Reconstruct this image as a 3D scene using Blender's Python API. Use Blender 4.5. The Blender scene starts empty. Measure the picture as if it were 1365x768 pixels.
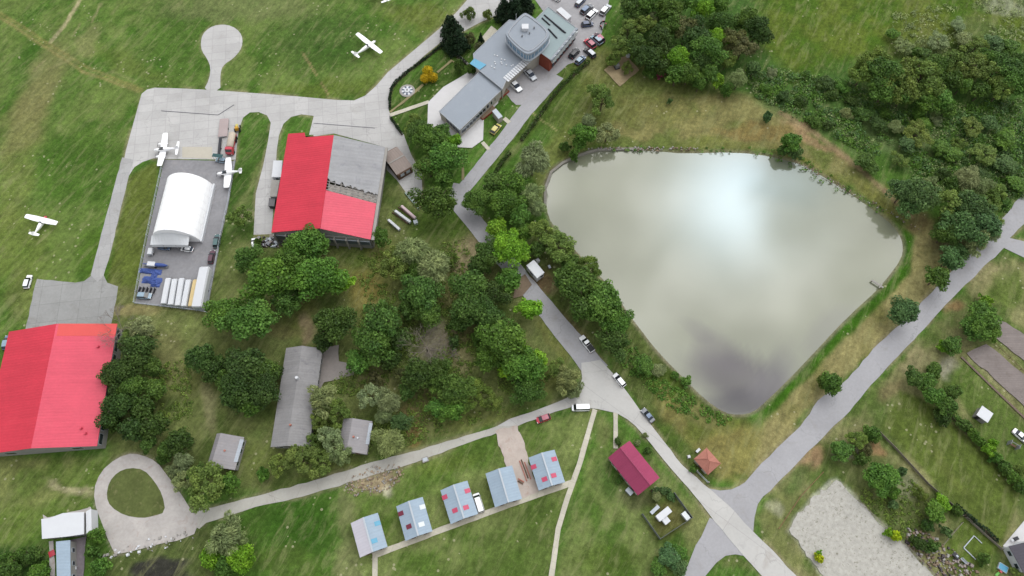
import bpy, bmesh, math, random
import numpy as np
from mathutils import Vector, Matrix
from mathutils.geometry import tessellate_polygon
R = math.radians
scene = bpy.context.scene
COL = scene.collection
# ------------------------------------------------------------------ camera
H = 165.0; TILT = R(24.0); F = 910.0
ST, CT = math.sin(TILT), math.cos(TILT)
cd = bpy.data.cameras.new('camera'); cam = bpy.data.objects.new('camera', cd); COL.objects.link(cam)
cam.location = (0, 0, H); cam.rotation_euler = (TILT, 0, 0)
cd.sensor_width = 36; cd.lens = 24; cd.clip_start = 1; cd.clip_end = 9000
scene.camera = cam
# ------------------------------------------------------------------ light
SUN_EL, SUN_AZ = R(54), R(32.6)          # azimuth measured from +y towards +x
SD = Vector((math.sin(SUN_AZ)*math.cos(SUN_EL), math.cos(SUN_AZ)*math.cos(SUN_EL), math.sin(SUN_EL)))
w = bpy.data.worlds.new("World"); scene.world = w; w.use_nodes = True
nt = w.node_tree; nt.nodes.clear()
def wn(t, **k):
    n = nt.nodes.new(t)
    for a, b in k.items(): setattr(n, a, b)
    return n
def wl(a, b): nt.links.new(a, b)
sky = wn('ShaderNodeTexSky', sky_type='NISHITA', sun_disc=False, sun_elevation=SUN_EL, sun_rotation=SUN_AZ)
tc = wn('ShaderNodeTexCoord')
nz = wn('ShaderNodeTexNoise'); nz.inputs['Scale'].default_value = 5.5; nz.inputs['Detail'].default_value = 5; nz.inputs['Roughness'].default_value = .5; nz.inputs['Distortion'].default_value = .3
wl(tc.outputs['Generated'], nz.inputs['Vector'])
cov = wn('ShaderNodeMapRange'); cov.inputs[1].default_value = .34; cov.inputs[2].default_value = .50
wl(nz.outputs['Fac'], cov.inputs[0])
dot = wn('ShaderNodeVectorMath', operation='DOT_PRODUCT'); dot.inputs[1].default_value = SD
wl(tc.outputs['Generated'], dot.inputs[0])
def wmath(op, a, b=None):
    n = wn('ShaderNodeMath', operation=op)
    for i, v in enumerate((a, b)):
        if v is None: continue
        if isinstance(v, (int, float)): n.inputs[i].default_value = v
        else: wl(v, n.inputs[i])
    return n.outputs[0]
dd = wmath('MAXIMUM', dot.outputs['Value'], 0.0)
wide = wmath('MULTIPLY', wmath('POWER', dd, 8.0), 17.0)
tight = wmath('MULTIPLY', wmath('POWER', dd, 300.0), 62.0)
cl = wmath('ADD', wide, 5.2)
shade = wn('ShaderNodeMapRange'); shade.inputs[1].default_value = .3; shade.inputs[2].default_value = .75; shade.inputs[3].default_value = .72; shade.inputs[4].default_value = 1.22
nz2 = wn('ShaderNodeTexNoise'); nz2.inputs['Scale'].default_value = 3.2; nz2.inputs['Detail'].default_value = 4
wl(tc.outputs['Generated'], nz2.inputs['Vector']); wl(nz2.outputs['Fac'], shade.inputs[0])
cl = wmath('MULTIPLY', cl, shade.outputs[0])
nz3 = wn('ShaderNodeTexNoise'); nz3.inputs['Scale'].default_value = 8.5; nz3.inputs['Detail'].default_value = 5; nz3.inputs['Distortion'].default_value = .5; of3 = wn('ShaderNodeVectorMath', operation='ADD'); of3.inputs[1].default_value = (3.1, 1.7, .4); wl(tc.outputs['Generated'], of3.inputs[0]); wl(of3.outputs[0], nz3.inputs['Vector'])
sh3 = wn('ShaderNodeMapRange'); sh3.inputs[1].default_value = .3; sh3.inputs[2].default_value = .7; sh3.inputs[3].default_value = .4; sh3.inputs[4].default_value = 1.6; wl(nz3.outputs['Fac'], sh3.inputs[0])
cl = wmath('MULTIPLY', cl, sh3.outputs[0])
_u, _v = (1078-682.5)/F, (384-232)/F; GAP = Vector((_u, ST+_v*CT, CT-_v*ST)).normalized()      # blue gap in the clouds
dg = wn('ShaderNodeVectorMath', operation='DOT_PRODUCT'); dg.inputs[1].default_value = GAP; wl(tc.outputs['Generated'], dg.inputs[0])
gp = wn('ShaderNodeMapRange', interpolation_type='SMOOTHSTEP'); gp.inputs[1].default_value = math.cos(R(6.5)); gp.inputs[2].default_value = 1.0; gp.inputs[3].default_value = 1; gp.inputs[4].default_value = .3
wl(wmath('ADD', dg.outputs['Value'], wmath('MULTIPLY', wmath('SUBTRACT', nz3.outputs['Fac'], .5), .02)), gp.inputs[0])
cl = wmath('MULTIPLY', cl, gp.outputs[0])
cc = wn('ShaderNodeVectorMath', operation='SCALE'); cc.inputs[0].default_value = (1.0, .985, .955); wl(cl, cc.inputs['Scale'])
mx = wn('ShaderNodeMix', data_type='RGBA'); wl(cov.outputs[0], mx.inputs['Factor']); wl(sky.outputs[0], mx.inputs['A']); wl(cc.outputs[0], mx.inputs['B'])
bg = wn('ShaderNodeBackground'); bg.inputs['Strength'].default_value = .10; gl = wn('ShaderNodeVectorMath', operation='SCALE'); gl.inputs[0].default_value = (.72, .95, 1.15); wl(wmath('MULTIPLY', tight, gp.outputs[0]), gl.inputs['Scale']); ga = wn('ShaderNodeVectorMath', operation='ADD'); wl(mx.outputs['Result'], ga.inputs[0]); wl(gl.outputs[0], ga.inputs[1]); wl(ga.outputs[0], bg.inputs['Color'])
wo = wn('ShaderNodeOutputWorld'); wl(bg.outputs[0], wo.inputs['Surface'])
ld = bpy.data.lights.new('sun', 'SUN'); ld.energy = .55; ld.angle = R(60); ld.color = (1, .97, .93)
sun = bpy.data.objects.new('sun', ld); COL.objects.link(sun); sun.location = (0, 0, 200)
sun.rotation_euler = (-SD).to_track_quat('-Z', 'Y').to_euler()
scene.view_settings.view_transform = 'Standard'; scene.view_settings.look = 'None'
scene.view_settings.exposure = 1.0; scene.view_settings.gamma = 1; scene.view_settings.use_curve_mapping = False
scene.cycles.max_bounces = 5; scene.cycles.diffuse_bounces = 2; scene.cycles.transparent_max_bounces = 4
# ------------------------------------------------------------------ pixel -> place
def P(px, py, z=0.0):
    u = (px-682.5)/F; v = (384-py)/F
    dy = ST+v*CT; dz = -CT+v*ST
    t = (z-H)/dz
    return Vector((u*t, dy*t, z))
def ppm(px, py, z=0.0):
    v = (384-py)/F
    return F*(CT-v*ST)/(H-z)
KD = 1.6
def lin(c):
    c = c/255.0
    return c/12.92 if c <= .04045 else ((c+.055)/1.055)**2.4
def C(r, g, b, k=1.0):                   # colour seen in flat daylight -> base colour of the surface
    return tuple(min(.9, lin(v)*k/KD) for v in (r, g, b))
# ------------------------------------------------------------------ materials
MATS = {}
def newmat(name):
    m = bpy.data.materials.new(name); m.use_nodes = True; m.node_tree.nodes.clear(); MATS[name] = m
    return m
class NT:
    def __init__(s, m): s.t = m.node_tree; s.m = m
    def n(s, t, **k):
        n = s.t.nodes.new(t)
        for a, b in k.items(): setattr(n, a, b)
        return n
    def l(s, a, b): s.t.links.new(a, b)
    def noise(s, vec, scale, detail=4, rough=.55, dist=0):
        n = s.n('ShaderNodeTexNoise'); n.inputs['Scale'].default_value = scale; n.inputs['Detail'].default_value = detail
        n.inputs['Roughness'].default_value = rough; n.inputs['Distortion'].default_value = dist
        if vec is not None: s.l(vec, n.inputs['Vector'])
        return n.outputs['Fac']
    def rng(s, v, a, b, c, d):
        n = s.n('ShaderNodeMapRange'); s.l(v, n.inputs[0])
        for i, x in enumerate((a, b, c, d)): n.inputs[i+1].default_value = x
        return n.outputs[0]
    def math(s, op, a, b=None):
        n = s.n('ShaderNodeMath', operation=op)
        for i, v in enumerate((a, b)):
            if v is None: continue
            if isinstance(v, (int, float)): n.inputs[i].default_value = v
            else: s.l(v, n.inputs[i])
        return n.outputs[0]
    def scale(s, col, f):
        n = s.n('ShaderNodeVectorMath', operation='SCALE')
        if isinstance(col, tuple): n.inputs[0].default_value = col[:3]
        else: s.l(col, n.inputs[0])
        if isinstance(f, (int, float)): n.inputs['Scale'].default_value = f
        else: s.l(f, n.inputs['Scale'])
        return n.outputs[0]
    def mix(s, f, a, b):
        n = s.n('ShaderNodeMix', data_type='RGBA')
        for k, v in (('Factor', f), ('A', a), ('B', b)):
            if isinstance(v, (int, float)): n.inputs[k].default_value = v
            elif isinstance(v, tuple): n.inputs[k].default_value = tuple(v[:3])+(1,)
            else: s.l(v, n.inputs[k])
        return n.outputs['Result']
    def out(s, col, rough=.85, spec=.25, bump=None, bdist=.05, metallic=0):
        b = s.n('ShaderNodeBsdfPrincipled')
        if isinstance(col, tuple): b.inputs['Base Color'].default_value = tuple(col[:3])+(1,)
        else: s.l(col, b.inputs['Base Color'])
        if isinstance(rough, (int, float)): b.inputs['Roughness'].default_value = rough
        else: s.l(rough, b.inputs['Roughness'])
        b.inputs['Specular IOR Level'].default_value = spec; b.inputs['Metallic'].default_value = metallic
        if bump is not None:
            bn = s.n('ShaderNodeBump'); bn.inputs['Distance'].default_value = bdist; bn.inputs['Strength'].default_value = .8
            s.l(bump, bn.inputs['Height']); s.l(bn.outputs[0], b.inputs['Normal'])
        o = s.n('ShaderNodeOutputMaterial'); s.l(b.outputs[0], o.inputs['Surface'])
        return b
def surf(name, col, rough=.8, spec=.25, amp=.25, sc=.35, fine=3.0, stain=None, ribs=0, metallic=0):
    """generic weathered surface: large stains, fine mottling, optional sheet ribs along local y"""
    if name in MATS: return MATS[name]
    m = newmat(name); t = NT(m); c = t.n('ShaderNodeTexCoord').outputs['Object']
    a = t.rng(t.noise(c, sc, 5, .6), .25, .75, 1-amp, 1+amp*.7)
    b = t.rng(t.noise(c, fine, 3, .6), .25, .75, 1-amp*.5, 1+amp*.5)
    f = t.math('MULTIPLY', a, b)
    bump = None
    if ribs:
        mp = t.n('ShaderNodeMapping'); mp.inputs['Scale'].default_value = (.06, ribs, .06); t.l(c, mp.inputs[0])
        st = t.noise(mp.outputs[0], 1.0, 3, .7)
        f = t.math('MULTIPLY', f, t.rng(st, .3, .7, 1-amp*.6, 1+amp*.45))
        wv = t.n('ShaderNodeTexWave', bands_direction='Y'); wv.inputs['Scale'].default_value = ribs*.55; t.l(c, wv.inputs[0])
        bump = wv.outputs['Fac']
        f = t.math('MULTIPLY', f, t.rng(bump, 0, 1, .98, 1.01))
    col_o = t.scale(col, f)
    if stain:
        s_ = t.rng(t.noise(c, sc*1.7, 6, .65, .6), .56, .7, 0, stain[1])
        col_o = t.mix(s_, col_o, stain[0])
    t.out(col_o, rough, spec, bump, .02, metallic)
    return m
def slabs(name, col, rot, bw, rh, joint=.72, amp=.14, stain=None, patch=.06):
    """concrete slabs with dark joints, laid at an angle"""
    m = newmat(name); t = NT(m); c = t.n('ShaderNodeTexCoord').outputs['Object']
    mp = t.n('ShaderNodeMapping'); mp.inputs['Rotation'].default_value = (0, 0, rot); t.l(c, mp.inputs[0])
    br = t.n('ShaderNodeTexBrick'); t.l(mp.outputs[0], br.inputs['Vector'])
    br.inputs['Color1'].default_value = (1-patch, 1-patch, 1-patch, 1); br.inputs['Color2'].default_value = (1+patch, 1+patch, 1+patch, 1)
    br.inputs['Mortar'].default_value = (joint, joint, joint, 1); br.inputs['Scale'].default_value = 1
    br.inputs['Mortar Size'].default_value = .08; br.inputs['Mortar Smooth'].default_value = .6
    br.inputs['Brick Width'].default_value = bw; br.inputs['Row Height'].default_value = rh; br.offset = 0
    a = t.rng(t.noise(c, .09, 6, .62, .4), .25, .75, 1-amp, 1+amp*.6)
    b = t.rng(t.noise(c, 1.6, 5, .7), .25, .75, 1-amp*.45, 1+amp*.45)
    col_o = t.scale(col, t.math('MULTIPLY', a, b))
    vm = t.n('ShaderNodeVectorMath', operation='MULTIPLY'); t.l(col_o, vm.inputs[0]); t.l(br.outputs['Color'], vm.inputs[1]); col_o = vm.outputs[0]
    vc = t.n('ShaderNodeTexVoronoi', feature='DISTANCE_TO_EDGE'); vc.inputs['Scale'].default_value = .13
    wp = t.n('ShaderNodeVectorMath', operation='ADD'); nn = t.n('ShaderNodeTexNoise'); nn.inputs['Scale'].default_value = .5; nn.inputs['Detail'].default_value = 4; t.l(c, nn.inputs['Vector'])
    sc_ = t.n('ShaderNodeVectorMath', operation='SCALE'); t.l(nn.outputs['Color'], sc_.inputs[0]); sc_.inputs['Scale'].default_value = 4; t.l(c, wp.inputs[0]); t.l(sc_.outputs[0], wp.inputs[1]); t.l(wp.outputs[0], vc.inputs['Vector'])
    ck = t.math('MULTIPLY', t.math('LESS_THAN', vc.outputs['Distance'], .012), t.rng(t.noise(c, .09, 3, .6), .45, .6, 0, .35)); col_o = t.mix(ck, col_o, t.scale(col, .45))
    if stain:
        s_ = t.rng(t.noise(c, .22, 6, .65, .6), .56, .72, 0, stain[1]); col_o = t.mix(s_, col_o, stain[0])
    t.out(col_o, .9, .2)
    return m
def plain(name, col, rough=.6, spec=.3, metallic=0, amp=.06):
    return surf(name, col, rough, spec, amp, .8, 5.0, metallic=metallic)
def leafmat(name):
    """foliage: each tree carries its own colour (object colour), each leaf varies around it"""
    m = newmat(name); t = NT(m)
    oi = t.n('ShaderNodeObjectInfo'); ge = t.n('ShaderNodeNewGeometry')
    at = t.n('ShaderNodeAttribute'); at.attribute_name = 'clump'
    f = t.math('MULTIPLY', t.rng(ge.outputs['Random Per Island'], 0, 1, .62, 1.42), t.rng(at.outputs['Fac'], 0, 1, .72, 1.32))
    col = t.scale(oi.outputs['Color'], f)
    hs = t.n('ShaderNodeHueSaturation'); t.l(t.rng(at.outputs['Fac'], 0, 1, .507, .484), hs.inputs['Hue']); t.l(col, hs.inputs['Color'])
    b = t.n('ShaderNodeBsdfPrincipled'); t.l(hs.outputs[0], b.inputs['Base Color']); b.inputs['Roughness'].default_value = .6; b.inputs['Specular IOR Level'].default_value = .25
    tr = t.n('ShaderNodeBsdfTranslucent'); t.l(hs.outputs[0], tr.inputs['Color'])
    ms = t.n('ShaderNodeMixShader'); ms.inputs[0].default_value = .28; t.l(b.outputs[0], ms.inputs[1]); t.l(tr.outputs[0], ms.inputs[2])
    o = t.n('ShaderNodeOutputMaterial'); t.l(ms.outputs[0], o.inputs['Surface'])
    return m
# ------------------------------------------------------------------ mesh helpers
class MB:
    def __init__(s): s.v = []; s.f = []; s.mi = []; s.M = Matrix.Identity(4)
    def add(s, vs, fs, mi=0):
        o = len(s.v); s.v += [tuple(s.M @ Vector(v)) for v in vs]
        s.f += [tuple(i+o for i in f) for f in fs]; s.mi += [mi]*len(fs); return s
    def box(s, c, d, mi=0, rz=0, top=1.0, rx=0):
        hx, hy, hz = d[0]/2, d[1]/2, d[2]/2; vs = []
        m = Matrix.Rotation(rz, 3, 'Z') @ Matrix.Rotation(rx, 3, 'X')
        for z in (-1, 1):
            k = top if z > 0 else 1
            for x, y in ((-1, -1), (1, -1), (1, 1), (-1, 1)):
                q = m @ Vector((x*hx*k, y*hy*k, z*hz)); vs.append((q.x+c[0], q.y+c[1], q.z+c[2]))
        return s.add(vs, [(3, 2, 1, 0), (4, 5, 6, 7), (0, 1, 5, 4), (1, 2, 6, 5), (2, 3, 7, 6), (3, 0, 4, 7)], mi)
    def prism(s, pts, z0, z1, mi=0, side=None, bottom=True):
        n = len(pts); area = sum(pts[i][0]*pts[(i+1) % n][1]-pts[(i+1) % n][0]*pts[i][1] for i in range(n))
        pts = [(p[0], p[1]) for p in pts]
        if area < 0: pts = pts[::-1]
        vs = [(x, y, z0) for x, y in pts]+[(x, y, z1) for x, y in pts]
        tri = tessellate_polygon([[Vector((x, y, 0)) for x, y in pts]])
        up = []
        for a, b, c in tri:
            A, B, Cc = pts[a], pts[b], pts[c]
            if (B[0]-A[0])*(Cc[1]-A[1])-(B[1]-A[1])*(Cc[0]-A[0]) < 0: b, c = c, b
            up.append((a, b, c))
        s.add(vs, [tuple(i+n for i in t) for t in up], mi)
        o = len(s.v)-2*n
        fs = [(o+i, o+(i+1) % n, o+n+(i+1) % n, o+n+i) for i in range(n)]
        if bottom: fs += [(o+c, o+b, o+a) for a, b, c in up]
        s.f += fs; s.mi += [mi if side is None else side]*len(fs); return s
    def slab(s, quad, th, mi=0):           # 4 corner points (3d, ccw from above) thickened downwards
        lo = [(p[0], p[1], p[2]-th) for p in quad]
        return s.add(list(map(tuple, quad))+lo, [(0, 1, 2, 3), (7, 6, 5, 4), (0, 4, 5, 1), (1, 5, 6, 2), (2, 6, 7, 3), (3, 7, 4, 0)], mi)
    def tube(s, a, b, r0, r1=None, n=6, mi=0, cap=True):
        r1 = r0 if r1 is None else r1; a = Vector(a); b = Vector(b); d = (b-a)
        if d.length < 1e-6: return s
        q = d.to_track_quat('Z', 'Y').to_matrix(); vs = []
        for p, r in ((a, r0), (b, r1)):
            for i in range(n):
                t = 2*math.pi*i/n; vs.append(tuple(p+q @ Vector((r*math.cos(t), r*math.sin(t), 0))))
        fs = [(i, (i+1) % n, n+(i+1) % n, n+i) for i in range(n)]
        if cap: fs += [tuple(range(n))[::-1], tuple(range(n, 2*n))]
        return s.add(vs, fs, mi)
    def loft(s, rings, mi=0, cap=True):     # rings: lists of equal length of 3d points
        n = len(rings[0]); vs = [tuple(p) for r in rings for p in r]; fs = []
        for k in range(len(rings)-1):
            for i in range(n):
                fs.append((k*n+i, k*n+(i+1) % n, (k+1)*n+(i+1) % n, (k+1)*n+i))
        if cap: fs += [tuple(range(n))[::-1], tuple(range((len(rings)-1)*n, len(rings)*n))]
        return s.add(vs, fs, mi)
    def mesh(s, name, mats):
        me = bpy.data.meshes.new(name); me.from_pydata(s.v, [], s.f); me.update()
        for m in (mats if isinstance(mats, (list, tuple)) else [mats]): me.materials.append(m)
        me.polygons.foreach_set('material_index', s.mi)
        bm = bmesh.new(); bm.from_mesh(me); bmesh.ops.recalc_face_normals(bm, faces=bm.faces); bm.to_mesh(me); bm.free()
        return me
    def build(s, name, mats, parent=None, smooth=False, bevel=0, label=None):
        me = s.mesh(name, mats)
        if smooth: me.polygons.foreach_set('use_smooth', [True]*len(me.polygons))
        o = bpy.data.objects.new(name, me); COL.objects.link(o)
        if parent: o.parent = parent
        if bevel:
            b = o.modifiers.new('bevel', 'BEVEL'); b.width = bevel; b.segments = 2; b.limit_method = 'ANGLE'
        if label: o['label'] = label
        return o
def tag(o, label=None, cat=None, group=None, kind=None):
    if label: o['label'] = label
    if cat: o['category'] = cat
    if group: o['group'] = group
    if kind: o['kind'] = kind
    return o
def thing(name, label, cat, loc=(0, 0, 0), rz=0, group=None, sc=1):
    o = bpy.data.objects.new(name, None); COL.objects.link(o); o.empty_display_size = .5
    o.location = loc; o.rotation_euler = (0, 0, rz); o.scale = (sc,)*3
    return tag(o, label, cat, group)
_KIDS = {}
def copy_tree(o, parent=None):
    c = o.copy(); COL.objects.link(c); c.parent = parent
    for ch in list(o.children): copy_tree(ch, c)
    return c
def chaikin(pts, n=2, closed=True):
    for _ in range(n):
        q = []; m = len(pts); rngk = range(m) if closed else range(m-1)
        if not closed: q.append(pts[0])
        for i in rngk:
            a, b = pts[i], pts[(i+1) % m]
            q += [(a[0]*.75+b[0]*.25, a[1]*.75+b[1]*.25), (a[0]*.25+b[0]*.75, a[1]*.25+b[1]*.75)]
        if not closed: q.append(pts[-1])
        pts = q
    return pts
# ------------------------------------------------------------------ noise in numpy
rs = np.random.RandomState(7)
_T = rs.rand(256, 256)
def vnoise(x, y):
    xi = np.floor(x).astype(int); yi = np.floor(y).astype(int); fx = x-xi; fy = y-yi
    fx = fx*fx*(3-2*fx); fy = fy*fy*(3-2*fy)
    g = lambda a, b: _T[a % 256, b % 256]
    return (g(xi, yi)*(1-fx)+g(xi+1, yi)*fx)*(1-fy)+(g(xi, yi+1)*(1-fx)+g(xi+1, yi+1)*fx)*fy
def fbm(x, y, o=4):
    s = 0; a = .5; t = 0
    for k in range(o):
        s = s+a*vnoise(x+17.3*k, y+9.1*k); t += a; a *= .5; x = x*2.03; y = y*2.03
    return s/t
def sdist(px, py, poly):                   # signed distance, positive inside
    n = len(poly); d = np.full(px.shape, 1e9); inside = np.zeros(px.shape, bool)
    for i in range(n):
        ax, ay = poly[i]; bx, by = poly[(i+1) % n]; ex, ey = bx-ax, by-ay
        wx, wy = px-ax, py-ay; L = ex*ex+ey*ey+1e-12
        t = np.clip((wx*ex+wy*ey)/L, 0, 1); dx = wx-t*ex; dy = wy-t*ey
        d = np.minimum(d, dx*dx+dy*dy)
        c = ((ay > py) != (by > py)) & (px < (ex*(py-ay)/(ey if abs(ey) > 1e-9 else 1e-9)+ax))
        inside ^= c
    d = np.sqrt(d); return np.where(inside, d, -d)
# ================================================================== GROUND
LAKE_PX = [(727,266),(729.5,239),(742,222.5),(760,213),(779,206),(794,201.5),(841,200.5),(880,203),(914,205.6),(979,203.5),(1030,209.5),(1072,221),(1111,244.7),(1150,270.7),(1182,294),(1197,310),(1203,326),(1201,343.6),(1182,369.7),(1166,388),(1137,414),(1111,440),(1080,473.7),(1049,506),(1020,534),(1004,548),(985,552),(966,549),(940,531),(914,505),(878,468.5),(852,434.7),(836,414),(820.6,386),(797,364.5),(766,330.6),(737,299.4),(729.5,278.5)]
WATER_Z = -.42
LAKE = [tuple(P(x, y, -.3)[:2]) for x, y in chaikin(LAKE_PX, 1)]
def axis(lo, hi, step):
    a = list(np.arange(lo, hi+step*.5, step)); s = step
    r = [a[-1]]; l = [a[0]]
    while r[-1] < 4200: s *= 1.35; r.append(r[-1]+s)
    s = step
    while l[-1] > -4200: s *= 1.35; l.append(l[-1]-s)
    return np.array(l[::-1][:-1]+a+r[1:])
gx = axis(-176, 176, .62); gy = axis(-4, 186, .62)
X, Y = np.meshgrid(gx, gy); X = X.ravel(); Y = Y.ravel()
def to_px(X, Y):
    yy = np.maximum(Y, -250.0); dep = yy*ST+H*CT
    return 682.5+F*X/dep, 384-F*(yy*CT-H*ST)/dep
PX, PY = to_px(X, Y)
wx = (fbm(X/5.5, Y/5.5, 4)-.5)*26; wy = (fbm(X/5.5+50, Y/5.5+31, 4)-.5)*26      # ragged edges
QX, QY = PX+wx, PY+wy
n1 = fbm(X/22+3, Y/22, 4); n2 = fbm(X/6+9, Y/6+4, 4); n3 = fbm(X/1.8, Y/1.8, 3)
def cc3(c): return np.array(C(*c))
col = np.tile(cc3((84,116,48)), (len(X), 1))
def blend(w_, c): 
    global col
    col = col*(1-w_[:, None])+cc3(c)*w_[:, None]
def ss(x, a, b): t = np.clip((x-a)/(b-a), 0, 1); return t*t*(3-2*t)
def patch(poly, c, feather=10, k=1.0, mot=None, warp=1.0):
    xs = [p[0] for p in poly]; ys = [p[1] for p in poly]
    sel = (QX > min(xs)-60) & (QX < max(xs)+60) & (QY > min(ys)-60) & (QY < max(ys)+60)
    idx = np.nonzero(sel)[0]
    qx = PX[idx]+wx[idx]*warp; qy = PY[idx]+wy[idx]*warp
    d = sdist(qx, qy, poly)
    w_ = ss(d, -feather, feather)*k
    if mot is not None:
        w_ = w_*ss((n2[idx] if mot < 2 else n3[idx]), .5-(mot % 2)*.5-.12, .5-(mot % 2)*.5+.22)
    col[idx] = col[idx]*(1-w_[:, None])+cc3(c)*w_[:, None]
def blob(x, y, rx, ry, c, k=1.0, feather=.5, rot=0, mot=None):
    ca, sa = math.cos(rot), math.sin(rot)
    dx = QX-x; dy = QY-y; u = (dx*ca+dy*sa)/rx; v = (-dx*sa+dy*ca)/ry
    w_ = ss(1-np.sqrt(u*u+v*v), -feather*.5, feather)*k
    if mot is not None: w_ = w_*ss(n2, .5-mot*.5-.12, .5-mot*.5+.22)
    blend(w_, c)
# ---- airfield grass
A_ = [(-400,-600),(640,-600),(640,0),(500,120),(200,125),(110,375),(0,450),(-400,800)]
patch(A_, (84,116,46), 10)
patch(A_, (116,130,72), 10, .75, .3)
blob(240,60,60,60,(72,104,38),.7); blob(430,55,80,45,(70,98,42),.8); blob(110,230,80,60,(74,104,38),.8); blob(60,100,50,60,(66,104,34),.7)
blob(320,10,110,22,(118,124,82),.75); blob(20,330,60,60,(108,118,58),.6); blob(40,150,70,22,(132,132,82),.6,rot=-1.0); blob(20,240,24,90,(122,128,70),.5,rot=.3)
blob(440,120,90,14,(104,118,52),.7); blob(560,20,50,20,(108,116,54),.7); blob(180,90,60,16,(100,112,52),.5,rot=.4); blob(130,340,30,40,(84,112,40),.8)
blob(30,400,26,36,(112,116,66),.6)
# strip between taxiway and marquee yard
patch([(172,235),(215,214),(182,405),(142,378)], (104,112,54), 4, .9, warp=.3)
patch([(142,378),(300,408),(330,460),(150,440)], (118,116,74), 8, .8)
blob(185,414,40,9,(158,142,104),.8)
# green pockets
patch([(315,215),(361,165),(352,330),(285,400),(280,330)], (70,96,40), 5, .9, warp=.4)
patch([(345,215),(352,215),(320,300),(312,290)], (132,132,88), 5, .6)
blob(330,290,16,10,(150,140,115),.7)
patch([(520,145),(590,60),(650,95),(560,200),(530,170)], (74,98,42), 4, .9, warp=.3)
# woods floor
patch([(280,330),(520,240),(640,290),(690,380),(770,500),(740,535),(560,600),(350,660),(140,640),(150,430),(260,420)], (90,104,54), 14, 1)
patch([(280,330),(520,240),(640,290),(690,380),(770,500),(740,535),(560,600),(350,660),(140,640),(150,430),(260,420)], (126,128,82), 14, .6, .25)
patch([(600,300),(640,300),(660,330),(640,440),(600,480),(560,600),(540,590),(560,470)], (112,96,70), 12, .5, .5)
blob(590,300,50,30,(78,100,40),.9); blob(490,360,50,50,(120,116,64),.7); blob(490,390,26,30,(140,120,70),.6); blob(470,340,26,20,(80,100,44),.7)
blob(625,345,16,36,(160,140,118),.7,rot=.3); blob(580,455,26,30,(150,138,125),.85,rot=.3); blob(610,470,20,40,(135,120,95),.6,rot=-.6)
blob(548,575,9,24,(150,112,72),.7); blob(545,560,14,30,(120,96,70),.6); blob(500,505,30,20,(140,128,95),.6); blob(600,505,7,7,(160,110,70),.7)
blob(630,560,60,14,(118,122,70),.8,rot=-.35); blob(730,500,18,30,(110,112,62),.8,rot=.6)
blob(735,450,12,40,(124,122,72),.8,rot=-.6); blob(240,500,60,40,(118,120,72),.9); blob(225,470,26,40,(128,124,84),.8); blob(275,545,8,40,(150,140,108),.7,rot=-.1)
blob(400,415,24,40,(112,116,62),.8,rot=.2); blob(410,436,11,28,(158,136,112),.9,rot=.1); blob(360,440,50,12,(120,114,76),.8)
blob(345,615,30,30,(104,112,60),.8); blob(440,630,60,14,(106,112,62),.8,rot=-.3); blob(235,610,30,16,(112,114,74),.7)
# bottom left
patch([(-200,600),(140,612),(125,690),(60,690),(0,740),(-200,760)], (102,120,58), 8)
patch([(-200,600),(110,612),(90,660),(0,690),(-200,700)], (136,134,88), 10, .7, .4)
blob(95,652,40,5,(176,164,134),.9,rot=.2); blob(20,760,52,44,(58,86,38),.95,.25); blob(20,700,60,30,(104,122,56),.6)
patch([(150,735),(290,695),(300,790),(130,790)], (92,100,58), 8, .9); blob(212,760,46,14,(62,58,58),.95,.3,rot=-.12); 
blob(225,790,60,26,(62,58,58),.95,.3)
patch([(290,695),(455,655),(455,790),(290,790)], (76,104,42), 6, .95); blob(400,700,44,40,(62,96,32),.8); blob(380,750,60,22,(88,106,48),.6)
# cabin field
patch([(455,650),(700,560),(790,550),(730,790),(450,790)], (94,116,52), 6, .9); patch([(455,650),(700,560),(790,550),(730,790),(450,790)], (132,138,88), 6, .7, .2)
patch([(450,660),(470,660),(490,790),(450,790)], (122,124,86), 5, .7, .5)
blob(500,640,36,17,(172,150,128),.95,.4,rot=-.3); blob(517,650,10,8,(208,196,180),.8); blob(600,620,50,12,(106,122,56),.7,rot=-.3)
patch([(640,710),(760,660),(730,790),(600,790)], (84,104,46), 10, .7, .45)
patch([(800,560),(850,600),(950,690),(900,790),(740,790)], (86,112,48), 8, .9); patch([(800,560),(850,600),(950,690),(900,790),(740,790)], (130,136,86), 8, .7, .2)
blob(820,640,26,36,(66,98,38),.7); blob(800,575,14,20,(128,132,84),.7); blob(930,700,20,30,(126,124,84),.7); blob(810,745,50,24,(84,104,40),.7)
blob(850,668,24,10,(86,84,60),.7); blob(888,688,30,24,(116,104,66),.75); blob(980,752,24,10,(96,108,58),.9)
# south shore of the lake
patch([(690,330),(735,290),(860,430),(1000,560),(960,645),(920,640),(800,470),(700,370)], (90,98,54), 6, .9); 
blob(720,380,26,26,(112,88,70),.9); blob(760,440,14,40,(120,98,78),.8,rot=-.7); blob(790,485,12,30,(150,132,104),.7,rot=-.7); blob(890,520,20,50,(88,106,44),.9,rot=-.7); blob(900,555,16,50,(136,124,78),.8,rot=-.6); blob(890,590,26,40,(80,100,42),.8,rot=-.7)
blob(955,575,44,20,(112,118,58),.9); patch([(930,590),(1000,570),(1060,560),(1030,610),(985,652),(955,640)], (150,136,86), 9, .85); blob(940,560,40,10,(146,136,90),.6,rot=.6); blob(990,640,20,6,(96,110,52),.8)
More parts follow.
